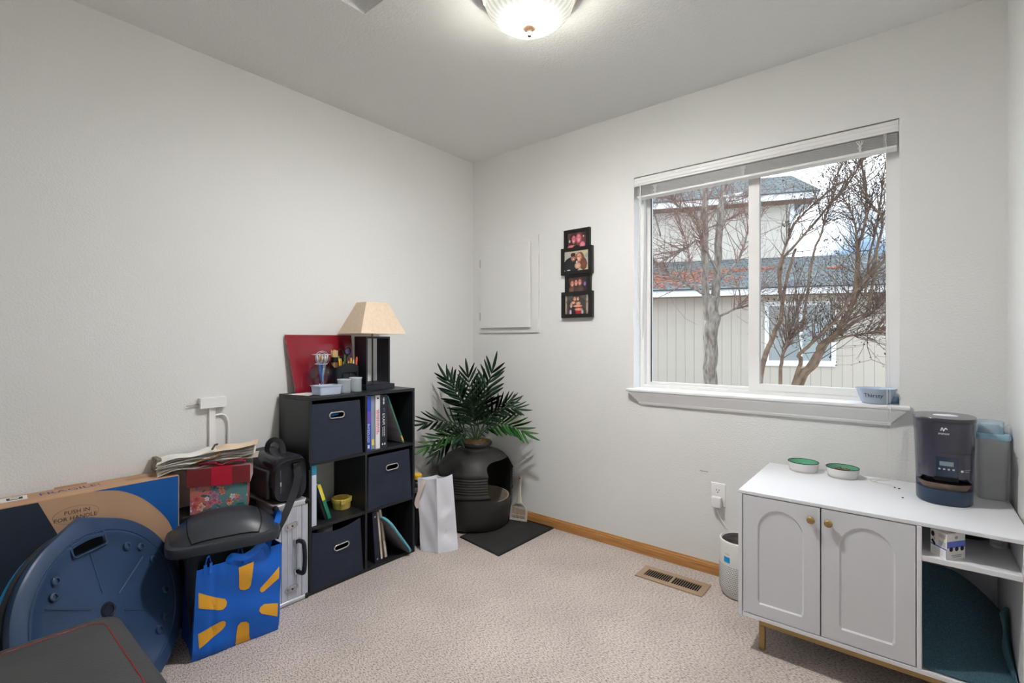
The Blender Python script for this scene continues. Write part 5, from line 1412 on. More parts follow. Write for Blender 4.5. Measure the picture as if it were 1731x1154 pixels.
poly_print('label_window', [(.070, -2.327), (.072, -2.306), (.055, -2.304), (.053, -2.327)], lambda u, v, d: (u, v, BZ + .0015), m_paper, tv)
for k, (w, x) in enumerate(((.10, .064), (.115, .078), (.09, .092))): poly_print('fine_print', [(x, -2.015), (x, -2.015 + w), (x + .005, -2.015 + w), (x + .005, -2.015)], lambda u, v, d: (u, v, BZ + .0005), M('fine_ink', (140, 108, 88), rough=0.8), tv)
part('tape_flap', box(new(), (.020, -2.21, BZ), (.026, -2.12, BZ + .006)), m_kraft, tv)

# ------------------------------------------------------------------ balance trainer dome
BCEN = Vector((.394, -2.119, .284))
th, ti = math.radians(36.0), math.radians(20.0)
bn = Vector((math.cos(th) * math.cos(ti), math.sin(th) * math.cos(ti), math.sin(ti)))
bu = (Vector((0, 0, 1)) - bn * bn.z).normalized(); br_ = bu.cross(bn)
BMAT = Matrix(((br_.x, bu.x, bn.x, BCEN.x), (br_.y, bu.y, bn.y, BCEN.y), (br_.z, bu.z, bn.z, BCEN.z), (0, 0, 0, 1)))
bo = thing('balance_trainer', 'round balance trainer leaning on its rim with dark platform and blue dome', 'balance trainer', mat4=BMAT)
BR = .297
def rim_r(t, R=BR):
    k = abs(((t - PI / 2 + PI / 2) % PI) - PI / 2)
    a = math.radians(22)
    return R / math.cos(a) * math.cos(0) if False else (R / math.cos(a - k) if k < a else R)
m_bos = M('dark_blue_plastic', (52, 74, 106), rough=0.34, col2=(42, 60, 88), vs=5)
m_bosd = M('charcoal_rubber', (44, 48, 54), rough=0.7)
def bring(R, z, cor=True): return [((rim_r(2 * PI * k / 120, R) if cor else R) * math.cos(2 * PI * k / 120), (rim_r(2 * PI * k / 120, R) if cor else R) * math.sin(2 * PI * k / 120), z) for k in range(120)]
bm = new(); loft(bm, [bring(BR - .004, -.030), bring(BR, -.024), bring(BR, -.004), bring(BR - .006, .0), bring(BR - .040, .0, False), bring(BR - .042, -.0025, False), bring(BR - .045, -.0025, False), bring(BR - .047, .0, False), bring(BR - .052, .0, False), bring(BR - .06, -.004, False), bring(.20, -.012, False), bring(.06, -.014, False)])
pf_ = part('platform', bm, m_bos, bo, world=False, smooth=35)
bm = new(); box(bm, (-.052, BR - .088, -.006), (.052, BR - .052, -.0035), bev=.001); part('handle_recess', bm, M('recess_black', (6, 8, 11), rough=0.9, spec=0.05), pf_, world=False)
bm = new(); tube(bm, [(x, y, -.003) for x, y in rrect(-.060, .060, BR - .095, BR - .046, .010, 4)], .0035, 6, closed=True); part('handle_lip', bm, m_bos, pf_, world=False, smooth=60)
bm = new(); box(bm, (-.052, -(BR - .052), -.006), (.052, -(BR - .088), -.0035), bev=.001); part('handle_recess', bm, M('recess_black', (10, 14, 20)), pf_, world=False)
bm = new(); lathe(bm, [(.0, -.013), (.017, -.013), (.017, -.010), (.022, -.008), (.025, -.011), (.027, -.0142)], 32); part('valve_plug', bm, M('plug_dark', (20, 28, 42), rough=0.4), pf_, world=False, smooth=40)
for k in range(6):
    a = PI / 6 + k * PI / 3
    bm = new(); tube(bm, [(.06 * math.cos(a), .06 * math.sin(a), -.0135), (.205 * math.cos(a), .205 * math.sin(a), -.0105)], .0022, 5); part('spoke_rib', bm, m_bos, pf_, world=False, smooth=60)
for a, r in ((52, .208), (128, .208), (140, .192), (20, .222), (-12, .222), (-48, .212), (-36, .222), (180, .218), (-140, .208), (38, .226)):
    a = math.radians(a)
    bm = new(); lathe(bm, [(.006, -.010), (.0135, -.0125), (.0135, -.003), (.011, -.001), (.007, -.001), (.006, -.006), (0, -.006)], 20, Matrix.Translation((r * math.cos(a), r * math.sin(a), 0))); part('screw_boss', bm, m_bos, pf_, world=False, smooth=40)
bm = new(); lathe(bm, [(BR - .010, -.0302), (BR - .002, -.036), (BR - .002, -.053), (BR - .012, -.058)], 96, cap0=True, cap1=True); part('rubber_band', bm, m_bosd, bo, world=False, smooth=40)
bm = new(); lathe(bm, [(BR - .010, -.0582)] + [((BR - .008) * math.cos(k * PI / 28) ** .75, -.0582 - .104 * math.sin(k * PI / 28)) for k in range(1, 14)] + [(0, -.1625)], 80); part('dome', bm, M('bright_blue_rubber', (24, 132, 196), rough=0.45, var=0.05), bo, world=False, smooth=60)

# ------------------------------------------------------------------ padded bench in the foreground
bn_ = thing('padded_bench', 'dark grey vinyl bench with red stitching in the near left corner', 'bench', (1.05, -2.52, 0))
m_vin = M('charcoal_vinyl', (60, 61, 63), rough=0.5, var=0.06, vs=12, bump=0.25, bs=260)
part('body', box(new(), (.732, -2.86, .0), (1.545, -2.186, .415), bev=.02, seg=3), m_vin, bn_, smooth=50)
bm = new()
t_ = bmesh.new()
outl = rrect(.722, 1.555, -2.87, -2.176, .055, 6)
def outc(k): return rrect(.722 + k, 1.555 - k, -2.87 + k, -2.176 - k, max(.012, .055 - k * .3), 6)
loft(bm, [[(x, y, z) for x, y in outc(k)] for k, z in ((.006, .372), (.0, .380), (.0, .408), (.004, .416), (.014, .4205), (.034, .4225), (.0365, .4218), (.0385, .4218), (.041, .4226), (.10, .4235))])
cu_ = part('cushion', bm, m_vin, bn_, smooth=50)
seam = [p for p in outc(.0375)]
bm = new()
L_ = 0
for (x0, y0), (x1, y1) in zip(seam, seam[1:] + seam[:1]):
    d = Vector((x1 - x0, y1 - y0, 0)); n_ = max(1, int(d.length / .009))
    for k in range(n_):
        a = Vector((x0, y0, .4226)) + d * (k + .1) / n_; b = Vector((x0, y0, .4226)) + d * (k + .85) / n_
        tube(bm, [a, b], .0011, 4)
part('red_stitching', bm, M('red_thread', (176, 52, 48), rough=0.7), cu_)
bm = new(); box(bm, (.98, -2.355, .4238), (.984, -2.349, .4250))
single('lint_fleck', 'tiny white fleck of lint on the bench cushion', 'lint', bm, m_paper, (.98, -2.355, .4238))

# ------------------------------------------------------------------ swing-top bin in a blue shopping bag
bag = thing('shopping_bag', 'bright blue shopping bag with yellow ray print around the bin', 'bag', (.33, -1.75, 0))
m_bb = M('blue_woven_plastic', (14, 98, 202), rough=0.42, var=0.06, vs=7, bump=0.12, bs=30)
FL, FR, TLp, TRp = Vector((.418, -1.897, .0008)), Vector((.462, -1.604, .0008)), Vector((.450, -1.892, .344)), Vector((.470, -1.594, .352))
def bagf(u, v, d=0.0):
    p = FL.lerp(FR, u).lerp(TLp.lerp(TRp, u), v)
    w = .006 * math.sin(PI * min(1, max(0, u))) + .004 * math.sin(9 * u + 3 * v) * math.sin(PI * u) + .003 * math.sin(14 * v + 5 * u) - .003 * max(0, 1 - abs(u - .2) * 22) * 1.4
    if v < .14: w -= .016 * (1 - v / .14) ** 2 * (0.5 + .5 * math.sin(PI * u))
    return (p.x + .985 * (w + d), p.y - .15 * (w + d), p.z)
Bw = Vector((-.215, .032, 0))
def bagl(s, v):    # left gusset, s from front to back
    p = Vector(bagf(0, v)); q = FL.lerp(TLp, v) + Bw
    r = p.lerp(q, s); r.y += .020 * math.sin(PI * s) * (.3 + .7 * v)
    return (r.x, r.y, r.z + .004 * math.sin(PI * s) * v)
def bagr(s, v):
    p = Vector(bagf(1, v)); q = FR.lerp(TRp, v) + Bw
    r = p.lerp(q, s); r.y -= .016 * math.sin(PI * s) * (.3 + .7 * v)
    return tuple(r)
def bagb(s, v):
    p = FL.lerp(TLp, v) + Bw; q = FR.lerp(TRp, v) + Bw
    return tuple(p.lerp(q, s))
part('front', sheet(new(), lambda u, v: bagf(u, v), 36, 40, thick=.0008), m_bb, bag, smooth=60)
part('gusset', sheet(new(), bagl, 10, 20, thick=.0008), m_bb, bag, smooth=60)
part('gusset', sheet(new(), bagr, 10, 20, thick=.0008), m_bb, bag, smooth=60)
part('back', sheet(new(), bagb, 10, 10, thick=.0008), m_bb, bag, smooth=60)
RAYS = [[(0.46, 0.896), (0.639, 0.908), (0.628, 0.793), (0.615, 0.652), (0.595, 0.619), (0.548, 0.614), (0.498, 0.633), (0.479, 0.664)], [(0.97, 0.745), (0.973, 0.613), (0.786, 0.519), (0.754, 0.521), (0.734, 0.547), (0.738, 0.574)], [(0.034, 0.75), (0.208, 0.643), (0.329, 0.586), (0.352, 0.543), (0.34, 0.501), (0.307, 0.482), (0.251, 0.495), (0.039, 0.586)], [(0.974, 0.326), (0.97, 0.177), (0.762, 0.285), (0.729, 0.33), (0.742, 0.365), (0.792, 0.381)], [(0.05, 0.298), (0.28, 0.353), (0.321, 0.353), (0.35, 0.323), (0.345, 0.285), (0.313, 0.255), (0.067, 0.136)], [(0.481, 0.004), (0.477, 0.123), (0.491, 0.235), (0.524, 0.263), (0.586, 0.252), (0.618, 0.217), (0.634, 0.067), (0.655, 0.013), (0.654, 0.004)]]
m_ray = M('yellow_print', (230, 170, 52), rough=0.45, var=0.05)
for r in RAYS:
    poly_print('yellow_ray', r, lambda u, v, d: bagf(u, v, .0018), m_ray, bag, cuts=4)
for u0 in (.12, .47):
    bm = new(); pts = [Vector(bagf(u0 + du, v, .002)) + Vector((0, 0, dz)) for du, v, dz in ((-.028, .93, 0), (-.030, 1, .012), (-.012, 1, .036), (.012, 1, .040), (.030, 1, .014), (.030, .93, 0))]
    for a, b in zip(pts[:-1], pts[1:]): box(bm, (-.0005, -.0055, 0), (.0005, .0055, (b - a).length), mat4=Matrix.Translation(a) @ (b - a).to_track_quat('Z', 'X').to_matrix().to_4x4())
    part('small_loop', bm, m_bb, bag)
def strap(pts, w, m, name='strap', par=None, t=.0012):
    P = [Vector(p) for p in pts]
    bm = new()
    L = []
    for i, p in enumerate(P):
        d = (P[min(i + 1, len(P) - 1)] - P[max(i - 1, 0)]).normalized()
        s = d.cross(Vector((.8, -.6, .1))).normalized() * w / 2
        n = d.cross(s).normalized() * t / 2
        L.append([p + s + n, p - s + n, p - s - n, p + s - n])
    loft(bm, L)
    return part(name, bm, m, par, smooth=60)
hp_ = [bagf(.34, .97, .003), bagf(.38, 1.04, .006), bagf(.50, 1.0, .010), bagf(.62, 1.02, .010), bagf(.72, 1.06, .006), bagf(.78, 1.0, .004), bagf(.80, .93, .003)]
strap([tuple(p[:3]) for p in smooth_path([p + (0,) for p in hp_], 4)], .026, m_bb, 'handle', bag)
hb = [bagf(.80, .95, .003), bagf(.82, 1.08, .000), bagf(.90, 1.16, -.02), bagf(1.0, 1.24, -.06), bagf(1.03, 1.27, -.10), bagf(1.02, 1.12, -.16)]
strap([tuple(p[:3]) for p in smooth_path([p + (0,) for p in hb], 4)], .024, m_bb, 'handle', bag)

LMAT = Matrix.Translation((.345, -1.762, 0)) @ Matrix.Rotation(math.radians(-17), 4, 'Z')
sb_ = thing('swing_bin', 'black swing-top waste bin standing in the blue bag', 'waste bin', mat4=LMAT)
m_can = M('black_bin_plastic', (46, 50, 57), rough=0.36, var=0.08, vs=15)
def lr(a, b, z, e=5, dx=0): return [(x + dx, y, z) for x, y in superellipse(a, b, 72, e)]
bm = new(); loft(bm, [lr(.058, .105, .004, dx=-.012), lr(.062, .110, .010, dx=-.012), lr(.085, .135, .395, dx=-.004), lr(.080, .130, .395, dx=-.004), lr(.056, .104, .014, dx=-.012)])
part('body', bm, m_can, sb_, world=False, smooth=40)
def domez(x, y):
    k = ((abs(x) / .124) ** 4 + (abs(y) / .178) ** 4) ** .25
    return .427 + .078 * (1 - min(1, k) ** 2.6)
bm = new(); loft(bm, [lr(.110, .162, .388), lr(.130, .184, .388), lr(.136, .191, .394), lr(.137, .192, .416), lr(.134, .189, .424), lr(.128, .182, .427)] + [lr(.124 * k, .178 * k, .427 + .078 * (1 - k ** 2.6), 4) for k in (1, .96, .9, .82, .7, .55, .35, .15)])
ldp = part('lid', bm, m_can, sb_, world=False, smooth=40)
# swing flap sits on the lid's dome
def flapf(u, v):
    a = (u - .5) * 2; b = (v - .5) * 2           # a across, b along
    x, y = a * .117, b * .121 * (1 - .12 * abs(a) ** 6)
    return (x, y, domez(x, y) + .0025)
part('swing_flap', sheet(new(), flapf, 24, 18, thick=.003), m_can, ldp, world=False, smooth=60)
rim_pts = [flapf(u, v) for u, v in [(k / 10, 0) for k in range(10)] + [(1, k / 10) for k in range(10)] + [(1 - k / 10, 1) for k in range(10)] + [(0, 1 - k / 10) for k in range(10)]]
part('flap_gap', tube(new(), [(x * 1.012, y * 1.014, z - .0005) for x, y, z in rim_pts], .0022, 5, closed=True), M('gap_black', (9, 9, 11), rough=0.8), ldp, world=False)

# ------------------------------------------------------------------ aluminium case and camera bag
ca = thing('aluminium_case', 'silver ribbed equipment case on end beside the bookcase', 'case', (.16, -1.473, 0))
m_alu = M('aluminium_sheet', (198, 203, 213), rough=0.38, metal=0.2, var=0.05, vs=30)
m_alu2 = M('aluminium_edge', (222, 224, 228), rough=0.28, metal=0.6, var=0.03)
KX0, KX1, KY0, KY1, KZ = .030, .308, -1.549, -1.399, .453
part('shell', box(new(), (KX0, KY0, .012), (KX1, KY1, KZ - .004), bev=.003), m_alu, ca)
for y in (-1.520, -1.428):
    part('panel_seam', box(new(), (KX1 - .001, y - .0015, .02), (KX1 + .0006, y + .0015, KZ - .025)), M('seam_dark', (112, 114, 120), rough=0.5), ca)
for k in range(3):
    part('ridge', box(new(), (KX1 - .001, -1.492 + k * .020, .03), (KX1 + .0012, -1.4885 + k * .020, KZ - .03)), m_alu2, ca)
for z0, z1 in ((.002, .022), (KZ - .026, KZ)):
    part('edge_extrusion', box(new(), (KX0 - .002, KY0 - .001, z0), (KX1 + .004, KY1 + .001, z1), bev=.007, seg=3), m_alu2, ca, smooth=50)
for y in (KY0, KY1):
    for z in (.012, KZ - .013):
        s = bmesh.new(); bmesh.ops.create_uvsphere(s, u_segments=16, v_segments=10, radius=.0155)
        bm = new(); addm(bm, s, Matrix.Translation((KX1 - .004, y + (.006 if y == KY0 else -.006), z)) @ Matrix.Diagonal((.9, .85, .85, 1)))
        part('corner_cap', bm, M('corner_black', (34, 34, 36), rough=0.35, metal=0.3), ca, smooth=60)
for z in (.349, .072):
    o_ = superellipse(.030, .0135, 36, 3.2)
    Fz = lambda u, v, d: (KX1 + .0008 + d, -1.476 + u, z + v + u * .12)
    bm = new(); loft(bm, [[Fz(u, v, 0) for u, v in o_], [Fz(u * .97, v * .95, .004) for u, v in o_]]); lt_ = part('latch', bm, M('chrome', (206, 206, 210), rough=0.15, metal=1.0), ca, smooth=40)
    bm = new(); loft(bm, [[Fz(u * .66, v * .66, .004) for u, v in o_], [Fz(u * .62, v * .6, .010) for u, v in o_]]); part('latch_plate', bm, m_metal, lt_, smooth=40)
    part('keyhole', tube(new(), [Fz(.0, 0, .0101), Fz(.0, 0, .0108)], .004, 12), m_dark, lt_)
bm = new(); hz = .208
hpts = [(KX1 + .001, -1.452, hz + .068), (KX1 + .030, -1.446, hz + .070), (KX1 + .046, -1.442, hz + .060), (KX1 + .050, -1.440, hz), (KX1 + .046, -1.442, hz - .060), (KX1 + .030, -1.446, hz - .070), (KX1 + .001, -1.452, hz - .068)]
sp = [tuple(p[:3]) for p in smooth_path([p + (0,) for p in hpts], 4)]
tube(bm, sp, [.0095] * len(sp), 10); part('handle', bm, M('handle_black', (30, 32, 38), rough=0.45), ca, smooth=60)
for z in (hz - .068, hz + .068): part('handle_mount', box(new(), (KX1, -1.466, z - .012), (KX1 + .012, -1.438, z + .012), bev=.003), M('chrome', (206, 206, 210)), ca)

cb = thing('camera_bag', 'black nylon camera bag sitting on the silver case', 'bag', (.17, -1.472, KZ))
m_nyl = M('black_nylon', (46, 46, 50), rough=0.55, var=0.12, vs=18, bump=0.2, bs=300)
m_sheen = M('black_coated_nylon', (38, 41, 48), rough=0.26, var=0.12, vs=10)
def cbr(x): # cross-section ring at depth x (YZ outline)
    k = 1.0 if .05 < x < .29 else .96
    return [(x, -1.475 + .075 * k * math.copysign(abs(math.cos(a)) ** .55, math.cos(a)), .556 + .100 * k * math.copysign(abs(math.sin(a)) ** .5, math.sin(a))) for a in [2 * PI * q / 40 for q in range(40)]]
bm = new(); loft(bm, [cbr(.040)] + [cbr(x) for x in (.06, .12, .18, .24, .285)] + [cbr(.300)])
part('body', bm, m_sheen, cb, smooth=50)
def flap(u, v):
    # u: around the top from left side over to right, v: along depth with front lip drooping
    a = PI * (1.02 - 1.04 * u)
    x = .036 + v * .288
    ry, rz = .0795, .108 - .012 * v
    y = -1.475 + ry * math.copysign(abs(math.cos(a)) ** .6, math.cos(a)); z = .552 + rz * math.copysign(abs(math.sin(a)) ** .55, math.sin(a))
    if z < .60 - .0 * v: z = .60 - (.60 - z) * (.9 - .6 * u)
    z += -.006 + .006 * math.sin(3 * u + 5 * v)
    return (x, y, z)
part('top_flap', sheet(new(), flap, 24, 14, thick=.004), m_nyl, cb, smooth=60)
part('side_pocket', box(new(), (.085, -1.566, .475), (.27, -1.548, .60), bev=.008, seg=3), m_nyl, cb, smooth=50)
hcp = [(.10, -1.49, .655), (.115, -1.488, .690), (.16, -1.482, .712), (.215, -1.476, .700), (.235, -1.474, .655)]
strap([tuple(p[:3]) for p in smooth_path([p + (0,) for p in hcp], 5)], .022, m_nyl, 'handle', cb, t=.004)
part('zip', box(new(), (.300, -1.5225, .50), (.3035, -1.5195, .60)), M('zip_grey', (96, 96, 100), rough=0.4), cb)
part('zip_pull', box(new(), (.3036, -1.5245, .530), (.3050, -1.5175, .550), bev=.0008), m_metal, cb)
part('buckle', box(new(), (.302, -1.470, .596), (.314, -1.440, .622), bev=.003), m_black, cb)
scp = [(.312, -1.455, .606), (.330, -1.458, .57), (.333, -1.470, .52), (.340, -1.498, .46), (.350, -1.530, .41), (.352, -1.556, .37), (.345, -1.566, .33)]
strap([tuple(p[:3]) for p in smooth_path([p + (0,) for p in scp], 5)], .030, m_nyl, 'shoulder_strap', cb, t=.003)
strap([(.312, -1.452, .600), (.314, -1.450, .55), (.312, -1.447, .50), (.306, -1.446, .475)], .024, m_nyl, 'front_strap', cb, t=.003)

# ------------------------------------------------------------------ gift box on a black crate, papers on top
cr = thing('black_crate', 'black lidded crate under the floral gift box', 'crate', (.13, -1.71, 0))
part('body', box(new(), (.018, -1.850, 0), (.156, -1.566, .430), bev=.006), m_can, cr)
part('lid', box(new(), (.016, -1.854, .431), (.160, -1.562, .4545), bev=.004), m_black, cr)
GA = math.radians(63)
GM = Matrix.Translation((.154, -1.820, .455)) @ Matrix.Rotation(GA, 4, 'Z')   # local +x along the front, +y to the back
gb = thing('gift_box', 'floral gift box with red velvet lid and ribbon', 'gift box', mat4=GM)
GW, GD, GH = .206, .120, .115
part('base', box(new(), (0, 0, 0), (GW, GD, GH)), M('rose_card', (190, 120, 106), rough=0.6), gb, world=False)
rf_ = random.Random(12)
flw = []
pal = [(214, 122, 104), (226, 146, 120), (196, 110, 130), (170, 120, 150), (236, 200, 160), (224, 210, 220), (206, 96, 92), (232, 170, 150)]
for k in range(44): flw.append(('f', rf_.uniform(-.02, 1.02), rf_.uniform(-.05, 1.05), rf_.uniform(.035, .10), rf_.choice(pal), rf_.uniform(0, 6)))
lvs = [(rf_.uniform(.2, 1), rf_.uniform(0, 1), rf_.uniform(.03, .08), rf_.uniform(0, PI), rf_.choice([(52, 116, 126), (72, 132, 134), (44, 98, 110), (96, 140, 120)])) for k in range(46)]
def floral(u, v):
    c = (186, 112, 100) if u < .35 else (92, 132, 136)
    x, y = u * 1.85, v
    for lu, lv, ls_, la_, lc in lvs:
        dx, dy = x - lu * 1.85, y - lv
        a, b = dx * math.cos(la_) + dy * math.sin(la_), -dx * math.sin(la_) + dy * math.cos(la_)
        if (a / (ls_ * 1.9)) ** 2 + (b / (ls_ * .6)) ** 2 < 1: c = lc
    for _, fu, fv, fr, fc_, fa in flw:
        if fu > .45 and fr > .075: continue
        dx, dy = x - fu * 1.85, y - fv
        r = math.hypot(dx, dy); t = math.atan2(dy, dx) + fa
        R = fr * 1.5 * (1 + .22 * math.cos(5 * t))
        if r < R:
            k = .72 + .36 * (r / R) + .10 * math.cos(10 * t)
            c = tuple(min(255, q * k) for q in fc_)
    return c
gl = lambda x, y, z: tuple(GM @ Vector((x, y, z)))
painted('floral_print', 110, 60, floral, lambda u, v: gl(u * GW, -.0006, v * GH), gb)
painted('floral_print', 50, 50, lambda u, v: floral(u * .4, v), lambda u, v: gl(-.0006, GD - u * GD, v * GH), gb)
m_velv = M('red_velvet', (112, 12, 22), rough=0.9, var=0.06, vs=90, sheen=0.6)
part('lid', box(new(), (-.012, -.010, GH - .002), (GW + .012, GD + .010, GH + .072), bev=.002, seg=1), m_velv, gb, world=False)
m_rib = M('red_satin', (176, 34, 56), rough=0.35, var=0.06)
part('ribbon', box(new(), (.075, -.0118, GH - .003), (.150, -.0102, GH + .073)), m_rib, gb, world=False)
part('ribbon', box(new(), (.075, -.0118, GH + .0722), (.150, GD + .010, GH + .0735)), m_rib, gb, world=False)
def bow(s):
    bm = new()
    P = [(.112, .03, GH + .0735), (.112 + s * .03, .02, GH + .090), (.112 + s * .075, .015, GH + .092), (.112 + s * .085, .02, GH + .080), (.112 + s * .05, .03, GH + .0745), (.112, .035, GH + .0750)]
    P = [Vector(p[:3]) for p in smooth_path([p + (0,) for p in P], 3)]
    L = [[p + Vector((0, -.022, 0)), p + Vector((0, .022, 0)), p + Vector((0, .022, .0012)), p + Vector((0, -.022, .0012))] for p in P]
    loft(bm, L); part('bow_loop', bm, m_rib, gb, world=False, smooth=50)
bow(-1); bow(1)
rp = random.Random(9)
def wavy_sheet(c, ax, ay, w, h, seed, z, amp=.006, droop=0.0):
    r2 = random.Random(seed); p1, p2, p3 = r2.uniform(0, 6), r2.uniform(0, 6), r2.uniform(5, 9)
    A, B = Vector(ax).normalized(), Vector(ay).normalized()
    def f(u, v):
        p = Vector((c[0], c[1], 0)) + A * (u - .5) * w + B * (v - .5) * h
        zz = z + amp * math.sin(p3 * u + p1) * math.sin(4 * v + p2) + amp * .5 * math.sin(11 * u + p2) - droop * (u - .5) * 2 * abs(u - .5)
        return (p.x, p.y, zz)
    return f
pb_ = thing('paper_stack', 'loose stack of white papers with a clip on the cardboard box', 'papers', (.10, -1.82, .63))
for k in range(7):
    part('sheet', sheet(new(), wavy_sheet((.098 + rp.uniform(-.004, .004), -1.812 + rp.uniform(-.006, .006)), (.30, .95, 0), (.95, -.30, 0), .205, .135 - k * .003, k, .646 + k * .0078, .004, droop=-.030), 14, 8, thick=.0010), m_paper, pb_, smooth=60)
part('kraft_flap', sheet(new(), wavy_sheet((.165, -1.768), (.42, .90, 0), (.85, -.4, .0), .11, .05, 41, .676, .003, droop=-.05), 8, 5, thick=.001), M('kraft_flap', (178, 134, 84), rough=0.8), pb_, smooth=60)
part('binder_clip', box(new(), (.010, -1.915, .634), (.075, -1.895, .690), bev=.004), M('clip_tan', (150, 140, 124), rough=0.6, col2=(70, 62, 56), vs=70), pb_)
mf = thing('manila_folder', 'cream manila folder of papers lying on the gift box', 'folder', (.15, -1.65, .645))
for k in range(6):
    part('sheet', sheet(new(), wavy_sheet((.150 + rp.uniform(-.003, .003), -1.664 + rp.uniform(-.004, .004)), (.44, .90, 0), (.90, -.44, 0), .185, .118, 60 + k, .672 + k * .0052, .003, droop=-.012), 12, 8, thick=.0010), m_paper, mf, smooth=60)
part('cover', sheet(new(), wavy_sheet((.150, -1.660), (.44, .90, 0), (.90, -.44, 0), .200, .128, 80, .7085, .004, droop=-.022), 14, 8, thick=.0014), M('manila', (226, 204, 178), rough=0.75), mf, smooth=60)
part('cover', sheet(new(), wavy_sheet((.152, -1.660), (.44, .90, 0), (.90, -.44, 0), .205, .130, 81, .6665, .003), 14, 8, thick=.0014), M('manila_grey', (196, 186, 176), rough=0.75), mf, smooth=60)
part('cord_tie', tube(new(), [(.16, -1.74, .712), (.13, -1.72, .722), (.10, -1.70, .718)], .004, 8), M('tie_dark', (80, 72, 66), rough=0.7), mf, smooth=60)

# ------------------------------------------------------------------ mat, urn, palm
MQ = [Vector((.358, -.486)), Vector((.706, -.534)), Vector((.712, -.018)), Vector((.364, -.018))]
mt_ = thing('rubber_mat', 'black textured rubber mat in front of the urn', 'mat', (.535, -.26, 0))
def mq(u, v): return MQ[0].lerp(MQ[1], u).lerp(MQ[3].lerp(MQ[2], u), v)
m_rub = M('black_rubber', (24, 24, 24), rough=0.6, var=0.1)
bm = new(); loft(bm, [[(p.x, p.y, z) for p in MQ] for z in (.0008, .0042)]); part('base', bm, m_rub, mt_)
bm = new()
edge = [mq(u, v) for u, v in ((.01, .01), (.99, .01), (.99, .99), (.01, .99))]
tube(bm, [(p.x, p.y, .0048) for p in edge], .0042, 6, closed=True); part('rim', bm, m_rub, mt_, smooth=60)
bm = new()
NU, NV = 40, 58
for i in range(NU):
    for j in range(NV):
        p = mq(.03 + .94 * (i + .5 * (j % 2)) / NU, .025 + .95 * j / NV)
        a, b = .0030, .0026
        v = [bm.verts.new((p.x + s * a, p.y + t * b, .0041)) for s, t in ((-1, -1), (1, -1), (1, 1), (-1, 1))]
        w = [bm.verts.new((p.x + s * a * .6, p.y + t * b * .6, .0068)) for s, t in ((-1, -1), (1, -1), (1, 1), (-1, 1))]
        bm.faces.new(w)
        for k in range(4): bm.faces.new((v[k], v[(k + 1) % 4], w[(k + 1) % 4], w[k]))
part('nubs', bm, M('rubber_nub', (62, 60, 59), rough=0.45), mt_, kind='stuff', weld=False)

UC = Vector((.268, -.252, .0072))
ur = thing('planter_urn', 'dark ribbed urn litter box with side opening in the corner', 'urn', tuple(UC))
prof = [(.178, 0), (.196, .004), (.206, .016), (.217, .06), (.224, .12), (.228, .190), (.2285, .205)]
prof += [(.236, .212), (.240, .220), (.240, .228), (.236, .234)]
z = .240
for k in range(6):
    prof += [(.2355, z), (.239, z + .004), (.239, z + .009), (.2355, z + .013)]; z += .0155
prof += [(.238, .336), (.2415, .342), (.241, .350), (.234, .362), (.228, .374), (.210, .408), (.184, .436), (.150, .456), (.116, .466), (.094, .470), (.089, .478), (.090, .488), (.099, .492), (.104, .500), (.104, .512), (.100, .518)]
inn = [(.088, .516), (.078, .480), (.080, .466), (.140, .448), (.176, .428), (.202, .400), (.222, .362), (.226, .330), (.222, .200), (.208, .06), (.19, .012), (0, .010)]
bm = new(); lathe(bm, [(0, 0)] + prof + inn, 96, Matrix.Translation(UC))
ub = part('body', bm, M('dark_stoneware', (47, 46, 45), rough=0.5, var=0.10, vs=14, bump=0.08, bs=60), ur, smooth=45)
az = math.radians(9)
outl = [(y, .300 + z) for y, z in superellipse(.146, .122, 40, 4.2)]
outl = [(y * (1.0 if z > .24 else 1.0 - (.24 - z) * 2.2), z) for y, z in outl]
cb_ = new()
CM = Matrix.Translation(UC) @ Matrix.Rotation(az, 4, 'Z')
loft(cb_, [[CM @ Vector((x, y, z)) for y, z in outl] for x in (.06, .40)])
cutter = part('cutter', cb_, m_dark, None)
ub_w = ub
ub_w.parent = None; ub_w.matrix_world = MW[ur.name]
md = ub_w.modifiers.new('opening', 'BOOLEAN'); md.operation = 'DIFFERENCE'; md.object = cutter; md.solver = 'EXACT'
bpy.context.view_layer.update()
me2 = bpy.data.meshes.new_from_object(ub_w.evaluated_get(bpy.context.evaluated_depsgraph_get()))
ub_w.modifiers.clear(); ub_w.data = me2
for p in me2.polygons: p.use_smooth = True
me2.set_sharp_from_angle(angle=math.radians(45))
bpy.data.objects.remove(cutter)
ub_w.parent = ur; ub_w.matrix_local = Matrix.Identity(4)
m_tray = M('beige_tray', (172, 160, 146), rough=0.5, var=0.05)
bm = new(); lathe(bm, [(0, .012), (.186, .012), (.196, .05), (.206, .155), (.2145, .172), (.2145, .176), (.205, .176), (.196, .160), (.184, .06), (0, .055)], 80, Matrix.Translation(UC)); part('litter_tray', bm, m_tray, ur, smooth=45)
bm = new(); lathe(bm, [(.0, .470), (.079, .470), (.082, .500), (.070, .514), (.04, .522), (0, .525)], 40, Matrix.Translation(UC), radial=lambda t, r, z: r * (1 + .03 * math.sin(7 * t + 40 * z)))
part('soil', bm, M('brown_moss', (74, 62, 40), rough=0.95, col2=(112, 92, 58), vs=60, bump=0.8, bs=120), ur)
rm = random.Random(6)
bm = new()
